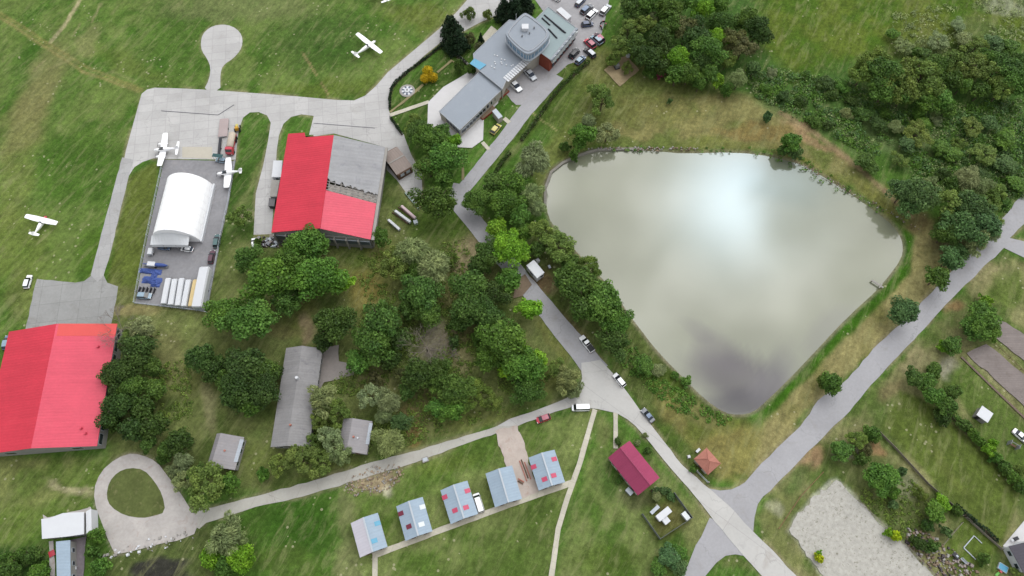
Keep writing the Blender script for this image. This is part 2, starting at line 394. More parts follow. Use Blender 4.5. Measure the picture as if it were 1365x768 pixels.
# lake rim, north meadow
patch([(700,215),(770,150),(800,60),(880,100),(1000,130),(1120,200),(1240,300),(1230,350),(1195,300),(1100,225),(1020,203),(900,200),(790,195),(745,215),(715,270)], (114,120,66), 8, .95)
patch([(840,130),(1000,120),(1120,190),(1215,290),(1180,285),(1080,215),(1000,195),(830,190),(800,180)], (142,128,90), 9, .7, .4)
blob(790,110,50,60,(104,108,58),.7); blob(745,150,26,40,(92,104,50),.8,rot=.6); blob(870,150,50,24,(124,120,72),.7); blob(870,190,90,8,(102,112,60),.8); blob(1010,175,60,10,(138,114,74),.7); blob(1090,190,60,6,(164,132,106),.8,rot=.55); blob(960,190,60,8,(116,118,62),.7)
blob(1080,220,60,8,(112,112,52),.7,rot=.5); blob(1165,265,40,12,(116,116,60),.8,rot=.7); blob(1225,310,22,26,(116,100,72),.9)
patch([(690,205),(790,85),(745,80),(640,235)], (82,102,44), 4, .85, warp=.3)
blob(790,88,30,16,(126,122,80),.7,rot=.6); blob(850,40,14,26,(150,136,108),.6)
# marsh north-east
patch([(850,-40),(1700,-300),(1700,260),(1340,270),(1235,235),(1130,195),(1030,140),(920,110),(840,80)], (78,108,50), 10)
patch([(1010,-500),(1700,-500),(1500,60),(1200,70),(1060,100),(1010,60)], (82,108,34), 14, .95); patch([(1010,-500),(1700,-500),(1500,60),(1200,70),(1060,100),(1010,60)], (108,114,50), 14, .6, .2)
patch([(1010,140),(1080,110),(1360,170),(1500,260),(1340,270),(1235,235),(1130,195)], (112,126,82), 10, .7, .2)
blob(1320,200,60,40,(62,92,50),.9); blob(1220,30,30,40,(118,118,62),.4); blob(1340,10,36,12,(150,150,130),.8,mot=.5); blob(1300,40,30,20,(104,112,72),.6); blob(1230,60,60,16,(86,98,58),.6)
# east shore
patch([(1240,300),(1270,360),(1240,395),(1110,515),(1050,578),(1010,620),(1020,560),(1080,490),(1180,385),(1215,330)], (136,128,82), 6, .95); patch([(1240,300),(1270,360),(1240,395),(1110,515),(1050,578),(1010,620),(1020,560),(1080,490),(1180,385),(1215,330)], (160,146,106), 6, .7, .4)
patch([(1203,305),(1222,318),(1212,365),(1170,410),(1100,478),(1035,545),(1010,552),(1050,512),(1110,447),(1165,395),(1198,350)], (66,104,28), 4, 1, warp=.35)
blob(1270,330,30,30,(112,98,72),.7)
# gardens in the south-east
G_ = [(1010,700),(1020,665),(1110,570),(1290,385),(1335,335),(1700,500),(1700,1000),(1060,1000)]
patch(G_, (96,112,58), 5, 1, warp=.4); patch(G_, (150,140,104), 6, .75, .2)
blob(1310,370,26,22,(150,140,104),.8,rot=-.7); blob(1345,385,26,30,(90,108,46),.8); blob(1220,480,20,26,(156,142,112),.8,rot=-.7); blob(1190,520,22,14,(132,118,88),.8,rot=-.7); blob(1265,490,14,18,(164,156,144),.9); blob(1080,612,30,14,(168,134,108),.9,rot=-.7); blob(1270,410,14,10,(150,116,86),.8)
patch([(1200,520),(1230,530),(1300,590),(1362,655),(1336,725),(1290,690),(1200,595),(1176,570)], (94,106,50), 4, 1, warp=.2); blob(1260,620,60,10,(110,116,62),.6,rot=.8)
patch([(1262,500),(1290,480),(1380,580),(1380,650),(1310,590)], (88,108,48), 5, .9, warp=.4); blob(1320,500,8,40,(150,142,112),.7,rot=-.8)
patch([(1100,600),(1150,580),(1260,680),(1215,730),(1150,670)], (98,106,62), 5, .9, warp=.5); blob(1205,650,20,22,(148,146,120),.7); blob(1170,600,12,10,(170,130,100),.8); blob(1130,608,14,10,(140,132,122),.7)
patch([(1258,728),(1288,688),(1335,728),(1300,768),(1290,790)], (94,110,48), 3, .95, warp=.2)
patch([(1012,690),(1050,640),(1068,655),(1040,710),(1070,750),(1050,768)], (122,124,78), 4, .9, warp=.4); blob(1030,680,12,12,(176,170,150),.7); blob(1060,640,10,26,(86,104,56),.8,rot=.7)
SL = [(1103.5,641),(1114,638),(1146,668),(1183,704),(1215,733),(1247,768),(1265,810),(1105,810),(1094,768),(1076,745),(1048,706),(1058,690),(1078,665)]
patch(SL, (192,188,174), 3.5, .95, warp=.35)
# bare and dry mottling everywhere
col = col*np.array([1.05, 1.13, 1.0])*(0.86+.30*n1[:, None])*(0.84+.32*n2[:, None])*(0.8+.4*n3[:, None])
# mown / driven streaks on the airfield
def track(pts, wd, c, k):
    for i in range(len(pts)-1):
        a, b = pts[i], pts[i+1]; ex, ey = b[0]-a[0], b[1]-a[1]; L = ex*ex+ey*ey
        wx_, wy_ = PX+wx*.12-a[0], PY+wy*.12-a[1]; t = np.clip((wx_*ex+wy_*ey)/L, 0, 1)
        d = np.hypot(wx_-t*ex, wy_-t*ey); blend(ss(-d, -wd*1.25, -wd*.35)*k*(.6+.6*n3), c)
blob(60,110,30,70,(140,138,90),.7,rot=.5); blob(30,170,30,60,(138,136,86),.6,rot=.6); blob(120,55,14,26,(150,146,100),.5,rot=.5)
track([(-60,-12),(10,30),(60,62),(110,95),(185,122)], 2.6, (156,148,94), .85); track([(-60,-18),(10,23),(62,56),(112,88),(190,120)], 2.2, (152,144,88), .75)
track([(118,-20),(100,12),(85,34),(68,56)], 2.8, (180,174,130), 1.2); track([(134,5),(122,30)], 1.6, (168,160,118), .7); track([(106,32),(98,48)], 1.6, (160,154,110), .7)
track([(403,71),(413,85),(422,100)], 1.6, (158,144,100), .9); track([(428,110),(437,126)], 1.5, (158,144,100), .9)
track([(60,80),(46,95)], 1.8, (160,154,112), .6); track([(100,78),(62,92)], 2.2, (150,146,100), .5); track([(0,165),(50,110)], 6, (134,134,84), .35)
track([(135,100),(150,95),(178,108)], 2, (146,146,100), .5)
track([(1040,150),(1090,180),(1130,210),(1180,255),(1215,290)], 4, (168,142,112), .7)
track([(800,190),(850,150),(900,128)], 1.4, (104,108,70), .4)
track([(705,148),(718,158),(742,175)], 1.0, (186,176,124), .7)
for _k in range(9): track([(545+_k*7, 604-_k*2.6),(556+_k*7, 632-_k*2.6)], 1.1, (142,146,88), .35)
for _k in range(6): track([(1296+_k*5.5, 381-_k*4.5),(1340-_k*.5+_k*2, 345+_k*3)], .8, (168,160,118), .5)
EDGES = []
def verge(px, c, wd, k):
    xs = [p[0] for p in px]; ys = [p[1] for p in px]
    i_ = np.nonzero((PX > min(xs)-9) & (PX < max(xs)+9) & (PY > min(ys)-9) & (PY < max(ys)+9))[0]
    d = -sdist(PX[i_], PY[i_], px); w_ = (ss(d, -2, 0)*ss(-d, -wd, 0))*k*ss(n2[i_]+.5*(n3[i_]-.5), .36, .6)
    col[i_] = col[i_]*(1-w_[:, None])+cc3(c)*w_[:, None]
apron = [(135,367),(168,200),(186,135),(189,125),(196,119.5),(206,117),(240,118),(270,119.5),(294,121),(350,125),(400,129),(450,133.5),(472,134),(487,127.5),(501,115),(517,96.4),(585,39),(608,17),(640,-20),(720,-60),(720,-30),(668,18),(640,30),(612,45),(591,53.4),(566,74),(530,106),(521,116),(518,130),(518.4,147),(523,161),(538,179),(548,206),(562,232),(563,255),(558,278),(545,262),(529,240),(515,226),(512,196),(445,178),(418,182),(418,154.5),(402,152.5),(388,156),(378,165),(372,180),(369,200),(366,250),(362,312),(338,313),(341,258),(351,220),(357,190),(361,164),(356,154),(345,149.5),(333,150),(324,157),(318,175),(314,213),(219,212),(205,211),(190,216),(179,223),(172,234),(161.5,276),(138,367)]
plaza = [(775,484),(800,480),(817,498),(832,518),(846,537),(868,567),(878,580),(909,620),(938,646),(969,672),(1003,708),(1030,734),(1070,778),(1025,778),(990,740),(953,696),(925,660),(847,568),(836,559),(822,551),(797,545.5),(774,542.5),(761,543),(740,549),(690,568),(663,568),(680,558.4),(720,545),(755,531),(770,520),(776,505)]
ne = [(935,648),(948,652),(960,654),(975,652.5),(985,648),(993,643),(1015,617.5),(1035,598),(1067,568),(1090,534),(1130,505),(1171,458),(1197,434.7),(1236,395.6),(1291,338.4),(1327.5,302),(1372,247),(1460,160),(1480,180),(1375,290),(1345.7,317.6),(1365,322),(1420,345),(1410,372),(1365,343.6),(1349,336),(1338,330.6),(1286,380),(1249,419),(1205,466),(1161,513),(1124,557),(1111,568),(1069.7,609.7),(1035,645),(1017,662),(1010,672),(1005.5,690),(1004,708),(975,700)]
r2 = [(690,568),(663,568),(620,581),(560,600),(496,616),(420,640),(340,662),(300,672),(282,677),(254,678),(254,700),(266,705),(275,697),(300,689),(340,676),(380,668),(440,651),(543,620),(620,592)]
loop = [(256,682),(245,664),(236,650),(224,635),(212.7,620),(204,613),(194,608.5),(183,605.5),(173,605),(161,609),(150,615.5),(139,625),(131.6,636),(127,648),(125.8,662),(128.5,677),(134,692),(143,716),(153.6,739),(189.6,731.4),(236,721),(259,712),(264,700),(264,688)]
kh = [(271,121),(279,106),(281,90),(276,78),(269,68),(267.5,57),(270,46),(279,37),(290,33.2),(303,33),(315,38),(322.5,47),(323.5,58),(320,68),(311,78),(300,85),(295,92),(293.5,105),(294,121)]
yard = [(219,213),(314,215),(305,270),(296,310),(276,416),(262,414),(180,404.5),(188,360),(197,315)]
for _p, _c, _w, _k in ((apron, (158,150,118), 5, .8), (plaza, (160,150,120), 6, .85), (ne, (164,154,120), 6, .85), (r2, (158,150,120), 6, .8), (loop, (164,156,134), 5, .8), (kh, (150,146,110), 4, .7), (yard, (130,124,96), 3, .6)): verge(_p, _c, _w, _k)
# depth of the lake bed
sdl = sdist(X, Y, LAKE)
Z = np.where(sdl > -3, -2.2*ss(sdl, -2.0, 6.0)-.0, 0.0)
Z = np.where(sdl > -3, -(.55*ss(sdl, -1.6, .3)+1.8*ss(sdl, 0, 8)), 0.0)
bank = ss(-np.abs(sdl+.2), -1.3, -.2)*(.5+.5*n2)*.95; col = col*(1-bank[:, None])+cc3((150,140,120))*bank[:, None]
inl = ss(sdl, 0, 3); col = col*(1-inl[:, None])+cc3((130,130,104))*inl[:, None]
Z = Z + np.where(sdl < -3, (n1-.5)*0.0, 0)
nx_, ny_ = len(gx), len(gy)
me = bpy.data.meshes.new('ground'); idx = np.arange(nx_*ny_).reshape(ny_, nx_)
quads = np.stack([idx[:-1, :-1], idx[:-1, 1:], idx[1:, 1:], idx[1:, :-1]], -1).reshape(-1, 4)
me.vertices.add(len(X)); me.vertices.foreach_set('co', np.stack([X, Y, Z], 1).ravel().astype(np.float32))
me.loops.add(quads.size); me.loops.foreach_set('vertex_index', quads.ravel().astype(np.int32))
me.polygons.add(len(quads)); me.polygons.foreach_set('loop_start', (np.arange(len(quads))*4).astype(np.int32))
me.update(calc_edges=True)
ca_ = me.color_attributes.new('tint', 'FLOAT_COLOR', 'POINT')
ca_.data.foreach_set('color', np.concatenate([col, np.ones((len(X), 1))], 1).ravel().astype(np.float32))
gm = newmat('grassland'); t = NT(gm); oc = t.n('ShaderNodeTexCoord').outputs['Object']
at = t.n('ShaderNodeAttribute'); at.attribute_name = 'tint'
mp = t.n('ShaderNodeMapping', vector_type='TEXTURE'); mp.inputs['Rotation'].default_value = (0, 0, R(62)); mp.inputs['Scale'].default_value = (3.0, .65, 1); t.l(oc, mp.inputs[0])
f1 = t.rng(t.noise(oc, .9, 6, .72), .3, .7, .62, 1.38); f2 = t.rng(t.noise(mp.outputs[0], .45, 5, .7), .3, .7, .74, 1.26); f3 = t.rng(t.noise(oc, 5.0, 3, .7), .3, .7, .78, 1.22)
gc = t.scale(at.outputs['Color'], t.math('MULTIPLY', t.math('MULTIPLY', f1, f2), f3))
st_ = t.rng(t.noise(mp.outputs[0], .33, 8, .74, .8), .5, .68, 0, .55); gc = t.mix(st_, gc, C(160,162,112))
dk_ = t.rng(t.noise(oc, .28, 7, .74, .7), .5, .68, 0, .6); gc = t.mix(dk_, gc, t.scale(at.outputs['Color'], .62))
vo = t.n('ShaderNodeTexVoronoi'); vo.inputs['Scale'].default_value = .55; t.l(oc, vo.inputs['Vector'])
fl = t.math('MULTIPLY', t.math('LESS_THAN', vo.outputs['Distance'], .17), t.math('GREATER_THAN', t.noise(oc, .07, 3, .6), .56))
gc = t.mix(t.math('MULTIPLY', fl, .55), gc, C(200,196,160))
t.out(gc, .95, .1, t.noise(oc, 2.5, 5, .7), .25)
me.materials.append(gm)
ground = bpy.data.objects.new('ground', me); COL.objects.link(ground); tag(ground, kind='structure')
# ------------------------------------------------------------------ lake
mb = MB(); wl_ = [tuple(P(x, y, -.3)[:2]) for x, y in chaikin(LAKE_PX, 1)]
cxl = sum(p[0] for p in wl_)/len(wl_); cyl = sum(p[1] for p in wl_)/len(wl_)
wl_ = [((x-cxl)*1.03+cxl, (y-cyl)*1.03+cyl) for x, y in wl_]
ring = []; K = 26
vs = []; fs = []; n = len(wl_)
for k in range(K+1):
    s_ = k/K
    for x, y in wl_: vs.append((cxl+(x-cxl)*s_, cyl+(y-cyl)*s_, WATER_Z))
for k in range(K):
    for i in range(n): fs.append((k*n+i, k*n+(i+1) % n, (k+1)*n+(i+1) % n, (k+1)*n+i))
mb.v = vs; mb.f = fs; mb.mi = [0]*len(fs)
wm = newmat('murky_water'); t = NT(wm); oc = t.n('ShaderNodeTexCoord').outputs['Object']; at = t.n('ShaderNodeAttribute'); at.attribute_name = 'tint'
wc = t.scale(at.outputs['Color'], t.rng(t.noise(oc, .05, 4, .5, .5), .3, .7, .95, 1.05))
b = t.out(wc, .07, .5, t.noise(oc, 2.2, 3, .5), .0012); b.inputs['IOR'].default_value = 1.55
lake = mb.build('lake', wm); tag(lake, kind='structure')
va = np.array([v[:2] for v in vs]); lx, ly = to_px(va[:, 0], va[:, 1])
lwx = (fbm(va[:, 0]/9, va[:, 1]/9, 3)-.5)*26
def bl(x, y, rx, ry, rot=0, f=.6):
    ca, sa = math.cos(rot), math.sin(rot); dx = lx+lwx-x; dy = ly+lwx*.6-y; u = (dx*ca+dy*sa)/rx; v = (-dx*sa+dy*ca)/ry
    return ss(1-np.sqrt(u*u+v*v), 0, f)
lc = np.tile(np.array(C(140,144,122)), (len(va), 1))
for (x, y, rx, ry, rot, k, c) in [(1040,240,90,40,.2,.45,(104,120,106)),(995,508,105,46,.3,.85,(66,60,66)),(960,470,60,30,.6,.5,(92,86,90)),(990,535,80,26,0,.85,(48,44,54)),(1030,500,30,60,.7,.4,(88,84,92)),(930,440,40,16,.6,.4,(100,96,96)),(760,260,50,80,0,.4,(122,128,102)),(1110,440,60,30,-.8,.4,(116,116,112))]:  # first patch: reflection of a cloud gap painted into the water colour
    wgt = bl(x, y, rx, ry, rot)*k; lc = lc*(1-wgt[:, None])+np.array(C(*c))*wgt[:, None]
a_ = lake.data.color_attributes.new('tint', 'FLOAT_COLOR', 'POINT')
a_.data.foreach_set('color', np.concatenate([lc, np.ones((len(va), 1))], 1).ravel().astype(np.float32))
# ================================================================== PAVING
_z = [.02]
_jr = random.Random(77)
def jagged(pts, a, step=2.0):
    out = []
    for i in range(len(pts)):
        p, q = pts[i], pts[(i+1) % len(pts)]; L = math.hypot(q[0]-p[0], q[1]-p[1]); n = max(1, int(L/step)); out.append(p)
        for k in range(1, n): out.append((p[0]+(q[0]-p[0])*k/n+_jr.uniform(-a, a), p[1]+(q[1]-p[1])*k/n+_jr.uniform(-a, a)))
    return out
JAG = {'sand_lot': .45, 'gravel_drive': .35, 'turning_loop': .2, 'lane': .14, 'road': .16, 'side_road': .16, 'road_stub': .2, 'main_road': .12, 'access_road': .1, 'ploughed_bed': .3, 'forecourt': .4, 'paved_yard': .3, 'car_park': .15, 'taxiway': .1, 'parking_slab': .15, 'grass_island': .2, 'path': .05, 'worn_path': .15, 'garden_paving': .2, 'sand_box': .3, 'timber_platform': .15}
def sheet(name, px, mat, smooth=0, kind='structure', th=.03, z=None, world=False):
    if z is None: _z[0] += .006; z = _z[0]
    pts = [tuple(p) for p in (chaikin(px, smooth) if smooth else px)]
    if not world: pts = [tuple(P(x, y, 0)[:2]) for x, y in pts]
    if name in JAG: pts = jagged(pts, JAG[name], 1.0 if name in ('sand_lot', 'gravel_drive') else 2.0)
    mb = MB(); mb.prism(pts, z-th-.05, z)
    return tag(mb.build(name, mat), kind=kind)
def strip(px, wpx):                       # centre line in pixels + widths in metres -> outline
    c = [P(x, y) for x, y in px]; L = []; Rr = []
    for i, p in enumerate(c):
        d = (c[min(i+1, len(c)-1)]-c[max(i-1, 0)]).normalized(); nrm = Vector((-d.y, d.x, 0))
        w_ = wpx[i] if isinstance(wpx, (list, tuple)) else wpx
        L.append(tuple((p+nrm*w_/2)[:2])); Rr.append(tuple((p-nrm*w_/2)[:2]))
    return L+Rr[::-1]
m_apron = slabs('apron_concrete', C(210,208,206), R(-8), 4.2, 2.9, .80, .15, (C(182,178,170), .35))
m_slab = slabs('old_slab_concrete', C(176,176,174), R(-7), 5.2, 5.2, .74, .2, (C(140,136,130), .5))
m_taxi = slabs('taxiway_concrete', C(192,191,190), R(-15), 3.2, 3.2, .84, .12, (C(160,156,150), .4))
m_road = slabs('road_asphalt', C(188,187,190), R(40), 40, 60, .9, .15, (C(166,162,158), .6), .02)
m_main = slabs('main_road_concrete', C(214,212,208), R(-52), 6, 30, .8, .11, (C(188,182,174), .55), .03)
m_path = slabs('path_concrete', C(220,214,196), R(20), 1.5, 1.5, .86, .12)
m_yard = surf('yard_asphalt', C(158,157,160), .9, .2, .18, .15, 1.2, (C(176,172,172), .5))
m_sand = surf('light_gravel', C(204,199,186), .95, .1, .14, .3, 2.5, (C(160,152,130), .5))
m_rough = surf('bleached_concrete', C(205,199,194), .95, .1, .16, .3, 1.5, (C(180,160,150), .6))
m_terr = surf('white_terrace', C(232,230,230), .8, .2, .05, .4, 2, None)
m_dirt = surf('bare_earth', C(150,132,112), .95, .1, .2, .4, 2, (C(118,104,86), .6))
m_bed = surf('ploughed_earth', C(152,142,138), .95, .1, .14, .3, 2, (C(126,116,108), .6), ribs=1.2)
m_isl = surf('island_turf', C(104,114,66), .95, .1, .3, .3, 1.6, (C(150,146,104), .6))
m_sandlot = surf('sand_lot', C(202,199,190), .95, .1, .2, 1.1, 5, (C(126,122,100), .85))
sheet('apron', apron, m_apron)
sheet('turning_circle', kh, m_apron, 1)
sheet('parking_slab', [(49.5,372),(100,377),(112,375),(124,366),(138,366.5),(143,377),(157.5,382),(155,400),(146,446),(90,446),(33,446),(40,410)], m_slab)
sheet('taxiway', [(121,367),(135,312),(152,250),(163,210),(178,213),(172,234),(161.5,276),(148,335),(138,368),(130,376)], m_taxi)
sheet('old_apron', [(412,180),(418,156),(500,170),(530,200),(512,196),(445,178)], m_apron)
sheet('yard', yard, m_yard)
sheet('sand_patch', [(243,196),(283,196),(283,212),(243,210)], surf('sandy_concrete', C(212,205,190), .9, .2, .06, .4, 2), 0)
# drains in the apron
for a, b in (((215,148),(291,153.5)), ((418,164.5),(500,171)), ((291,153.5),(312,140))):
    sheet('drain_channel', strip([a, b], .24), plain('drain_iron', C(112,112,118)), 0, world=True)
# access road down from the car park
sheet('car_park', [(741,-60),(830,-60),(812,0),(806,30),(797,60),(780,78),(757,86),(728,112),(705,140),(688,140),(672,123),(664,112),(700,76),(740,40),(700,-20)], surf('parking_asphalt', C(182,180,182), .9, .2, .12, .15, 1.2, (C(196,192,192), .5)))
acc = strip([(742,100),(718,128),(700,148),(675,182),(650,213),(628,240),(615,255)], [5.0,4.6,4.4,4.2,4.0,3.8,3.8])
sheet('access_road', acc, m_road, 0, world=True)
r1 = strip([(615,246),(610,262),(616,276),(629,292),(641,307),(662,333),(690,366),(718,401),(745,434),(772,466),(797,497)], [4.6,5.0,5.2,5,5,4.9,4.9,5.0,5.2,5.6,6.4])
sheet('road', r1, m_road, 0, world=True)
sheet('main_road', plaza, m_main, z=.16)
sheet('side_road', ne, m_road)
sheet('road_stub', [(953,694),(946,690),(935,715),(909,768),(895,800),(925,800),(940,768),(955,750),(967,741),(980,739),(992,741),(1010,745),(985,700)], m_road)
sheet('lane', r2, slabs('lane_concrete', C(204,201,192), R(20), 9, 40, .86, .14, (C(176,170,160), .5), .02))
sheet('turning_loop', loop, m_rough, 0)
isl = [(173,623.6),(192,626),(205.8,641),(217,659.6),(221,683),(205,688),(189.6,691),(166.4,687.4),(147.8,675.8),(142,662),(145.5,643),(157,629.4)]
sheet('grass_island', isl, m_isl, 1)
# footpaths
sheet('path', strip([(497,741),(600,702),(690,669),(764,643)], 1.35), m_path, 0, world=True)
sheet('path', strip([(500,738),(500,800)], 1.1), m_path, 0, world=True)
sheet('path', strip([(793,546),(772,620),(757,662),(744,705),(732,790)], 1.2), m_path, 0, world=True)
sheet('path', strip([(820.5,550),(820.5,598)], 1.1), m_path, 0, world=True)
sheet('path', strip([(520,154),(572,136)], 1.2), m_path, 0, world=True)
sheet('path', strip([(643,190),(652,200)], 1.1), m_path, 0, world=True)
sheet('path', strip([(672,158),(679,164)], 1.3), m_path, 0, world=True)
m_tan = surf('worn_path', C(160,150,112), .95, .1, .2)
sheet('worn_path', strip([(520,150),(545,130),(564,113)], .8), m_tan, 0, world=True)
sheet('worn_path', strip([(583,97),(602,81),(608,85)], .8), m_tan, 0, world=True)
sheet('worn_path', strip([(617,207),(617,240)], .8), m_tan, 0, world=True)
sheet('gravel_drive', [(660,575),(690,567),(697,585),(704,610),(718,655),(696,664),(680,640),(672,610)], surf('pinkish_gravel', C(214,200,190), .95, .1, .12, .4, 2, (C(190,160,146), .6)))
sheet('sand_lot', [(1106,648),(1114,640),(1145,669.6),(1181.7,706),(1213,734.7),(1244,768),(1260,800),(1110,800),(1098,768),(1080,745),(1051.5,706),(1060,690),(1080,665)], m_sandlot, 0)
sheet('ploughed_bed', [(1288,471),(1314,459),(1400,528),(1400,575)], m_bed)
sheet('ploughed_bed', [(1322,446),(1326,426),(1340,430),(1400,470),(1400,512)], m_bed)
sheet('terrace', [(570.7,137),(591,116.6),(612.7,104),(626,96),(640,97),(665,118),(664,138),(645,157.7),(644,187),(629,197.7),(605,196.7),(569.8,167.4)], m_terr)
sheet('terrace', [(636,58),(655,35),(668,45),(648,68)], m_path)
sheet('paved_yard', [(420,464),(452,460),(452,482),(472,486),(472,500),(432,510),(416,540),(414,535)], surf('grey_paving', C(168,160,155), .9, .2, .1, .5, 2))
sheet('forecourt', [(690,372),(700,366),(709,380),(696,395),(684,398)], m_dirt)
sheet('timber_platform', [(805,94),(828,77),(836,75.5),(852,94),(826,116)], surf('pale_boards', C(178,160,126), .9, .1, .2, .5, 3, ribs=2))
sheet('house_terrace', [(1336,728),(1364.6,694),(1420,690),(1420,760),(1366,752)], m_terr)
sheet('pale_edging', strip([(1281,476),(1325,519),(1370,562)], .5), plain('edging_brown', C(120,100,88)), 0, world=True)
sheet('sand_box', [(58,686),(64,690),(122,676),(122,712),(110,712),(60,700)], m_rough)
sheet('garden_paving', [(66,722),(72,721),(74,768),(68,768)], m_rough)
sheet('garden_paving', [(95,720),(116,715),(112,768),(97,768)], surf('dark_paving', C(134,126,130), .9, .2, .2, .5, 2))
# stone edge of the lake
ke = strip([(727,275),(727,250),(735,229),(750,217),(768,208.5),(785,202.5),(797,199.5),(820,198.8),(845,198.2),(856,198.8)], .75)
mb = MB(); mb.prism(ke, -.7, .06); tag(mb.build('lake_kerb', surf('kerb_stone', C(158,154,144), .9, .2, .2, .5, 2)), kind='structure')
# ================================================================== BUILDINGS
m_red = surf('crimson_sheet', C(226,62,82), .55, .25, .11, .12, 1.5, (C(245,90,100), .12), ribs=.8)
m_red_lit = surf('crimson_sheet_lit', C(238,90,112), .5, .3, .11, .12, 1.5, (C(250,120,130), .12), ribs=.8)  # same crimson, painted pinker for the sunlit right-hand slopes
m_oldroof = surf('weathered_felt', C(178,178,180), .8, .2, .12, .25, 1.8, (C(140,138,148), .5), ribs=.5)
m_greyroof = surf('fibre_cement', C(162,160,160), .85, .2, .14, .3, 2, (C(118,116,124), .5), ribs=.9)
m_hutroof = surf('hut_sheet', C(172,168,170), .8, .25, .1, .3, 2, (C(186,174,166), .4), ribs=.9)
m_blueroof = surf('pale_blue_sheet', C(174,193,210), .6, .3, .07, .4, 2, (C(190,200,206), .3), ribs=.9)
m_pinkwhite = surf('whitish_sheet', C(222,218,228), .6, .3, .05, .4, 2, ribs=.9)
m_maroon = surf('maroon_sheet', C(176,70,108), .6, .3, .06, .3, 2, ribs=1.1)
m_terra = surf('terracotta_tiles', C(200,136,120), .8, .2, .14, .5, 3, (C(170,100,88), .5), ribs=2)
m_greyblue = surf('grey_membrane', C(166,174,184), .7, .25, .05, .2, 1.5, (C(182,188,194), .35))
m_white = plain('white_paint', C(236,238,242), .5, .3, amp=.03)
m_whitef = surf('white_fabric', (.86, .86, .87), .6, .3, .03, .3, 2)
m_wall = surf('cream_render', C(200,194,182), .9, .1, .1, .5, 3)
m_gwall = surf('grey_render', C(168,166,162), .9, .1, .14, .5, 3)
m_brick = surf('red_brick', C(160,88,72), .9, .1, .16, .8, 5)
m_wood = surf('brown_timber', C(120,96,80), .8, .1, .2, .8, 5)
m_glass = plain('window_glass', (.02, .03, .04), .12, .6)
m_bglass = plain('blue_glass', C(140,172,200), .2, .6)
m_skyb = plain('blue_skylight', C(96,176,210), .3, .4)
m_skyr = plain('red_skylight', C(216,84,116), .4, .4)
m_skyd = plain('dark_red_skylight', C(130,48,70), .4, .4)
m_skyw = plain('white_skylight', C(238,244,246), .3, .4)
m_trim = plain('pale_trim', C(206,214,222), .5, .3)
m_dark = plain('dark_metal', C(60,60,66), .5, .3)
m_grey = plain('grey_metal', C(150,152,156), .5, .4)
m_conc = surf('bare_concrete', C(178,174,168), .9, .1, .12, .6, 3)
def frame(A, B, Cc, D, ze):
    a, b, c, d = [P(*p, ze) for p in (A, B, Cc, D)]
    ctr = (a+b+c+d)/4; ax = ((a-d)+(b-c)).normalized(); ax.z = 0
    nrm = Vector((ax.y, -ax.x, 0))               # to the right of the ridge direction
    L = ((a-d).dot(ax)+(b-c).dot(ax))/2; W = ((b-a).dot(nrm)+(c-d).dot(nrm))/2
    return Vector((ctr.x, ctr.y, 0)), math.atan2(ax.y, ax.x)-math.pi/2, W, L
def opening(par, side, t, wd, z, h, W, L, name='window', mat=None, frm=True):
    hw, hl = W/2, L/2
    if side in 'EW':
        s = 1 if side == 'E' else -1; x = s*(hw+.01); y = t*L
        m1 = MB().box((x, y, z), (.10, wd, h)); m2 = MB().box((x+s*.04, y, z), (.06, wd-.22, h-.22))
    else:
        s = 1 if side == 'N' else -1; y = s*(hl+.01); x = t*W
        m1 = MB().box((x, y, z), (wd, .10, h)); m2 = MB().box((x, y+s*.04, z), (wd-.22, .06, h-.22))
    o = m1.build(name, m_trim if name == 'window' else (mat or m_wood), par)
    if name == 'window': m2.build('pane', m_glass, o)
    else: MB().box(((x+(.1 if side == 'E' else -.1 if side == 'W' else wd*.3)), y+(.1 if side == 'N' else -.1 if side == 'S' else wd*.3), z), (.1, .1, .1)).build('handle', m_grey, o)
    return o
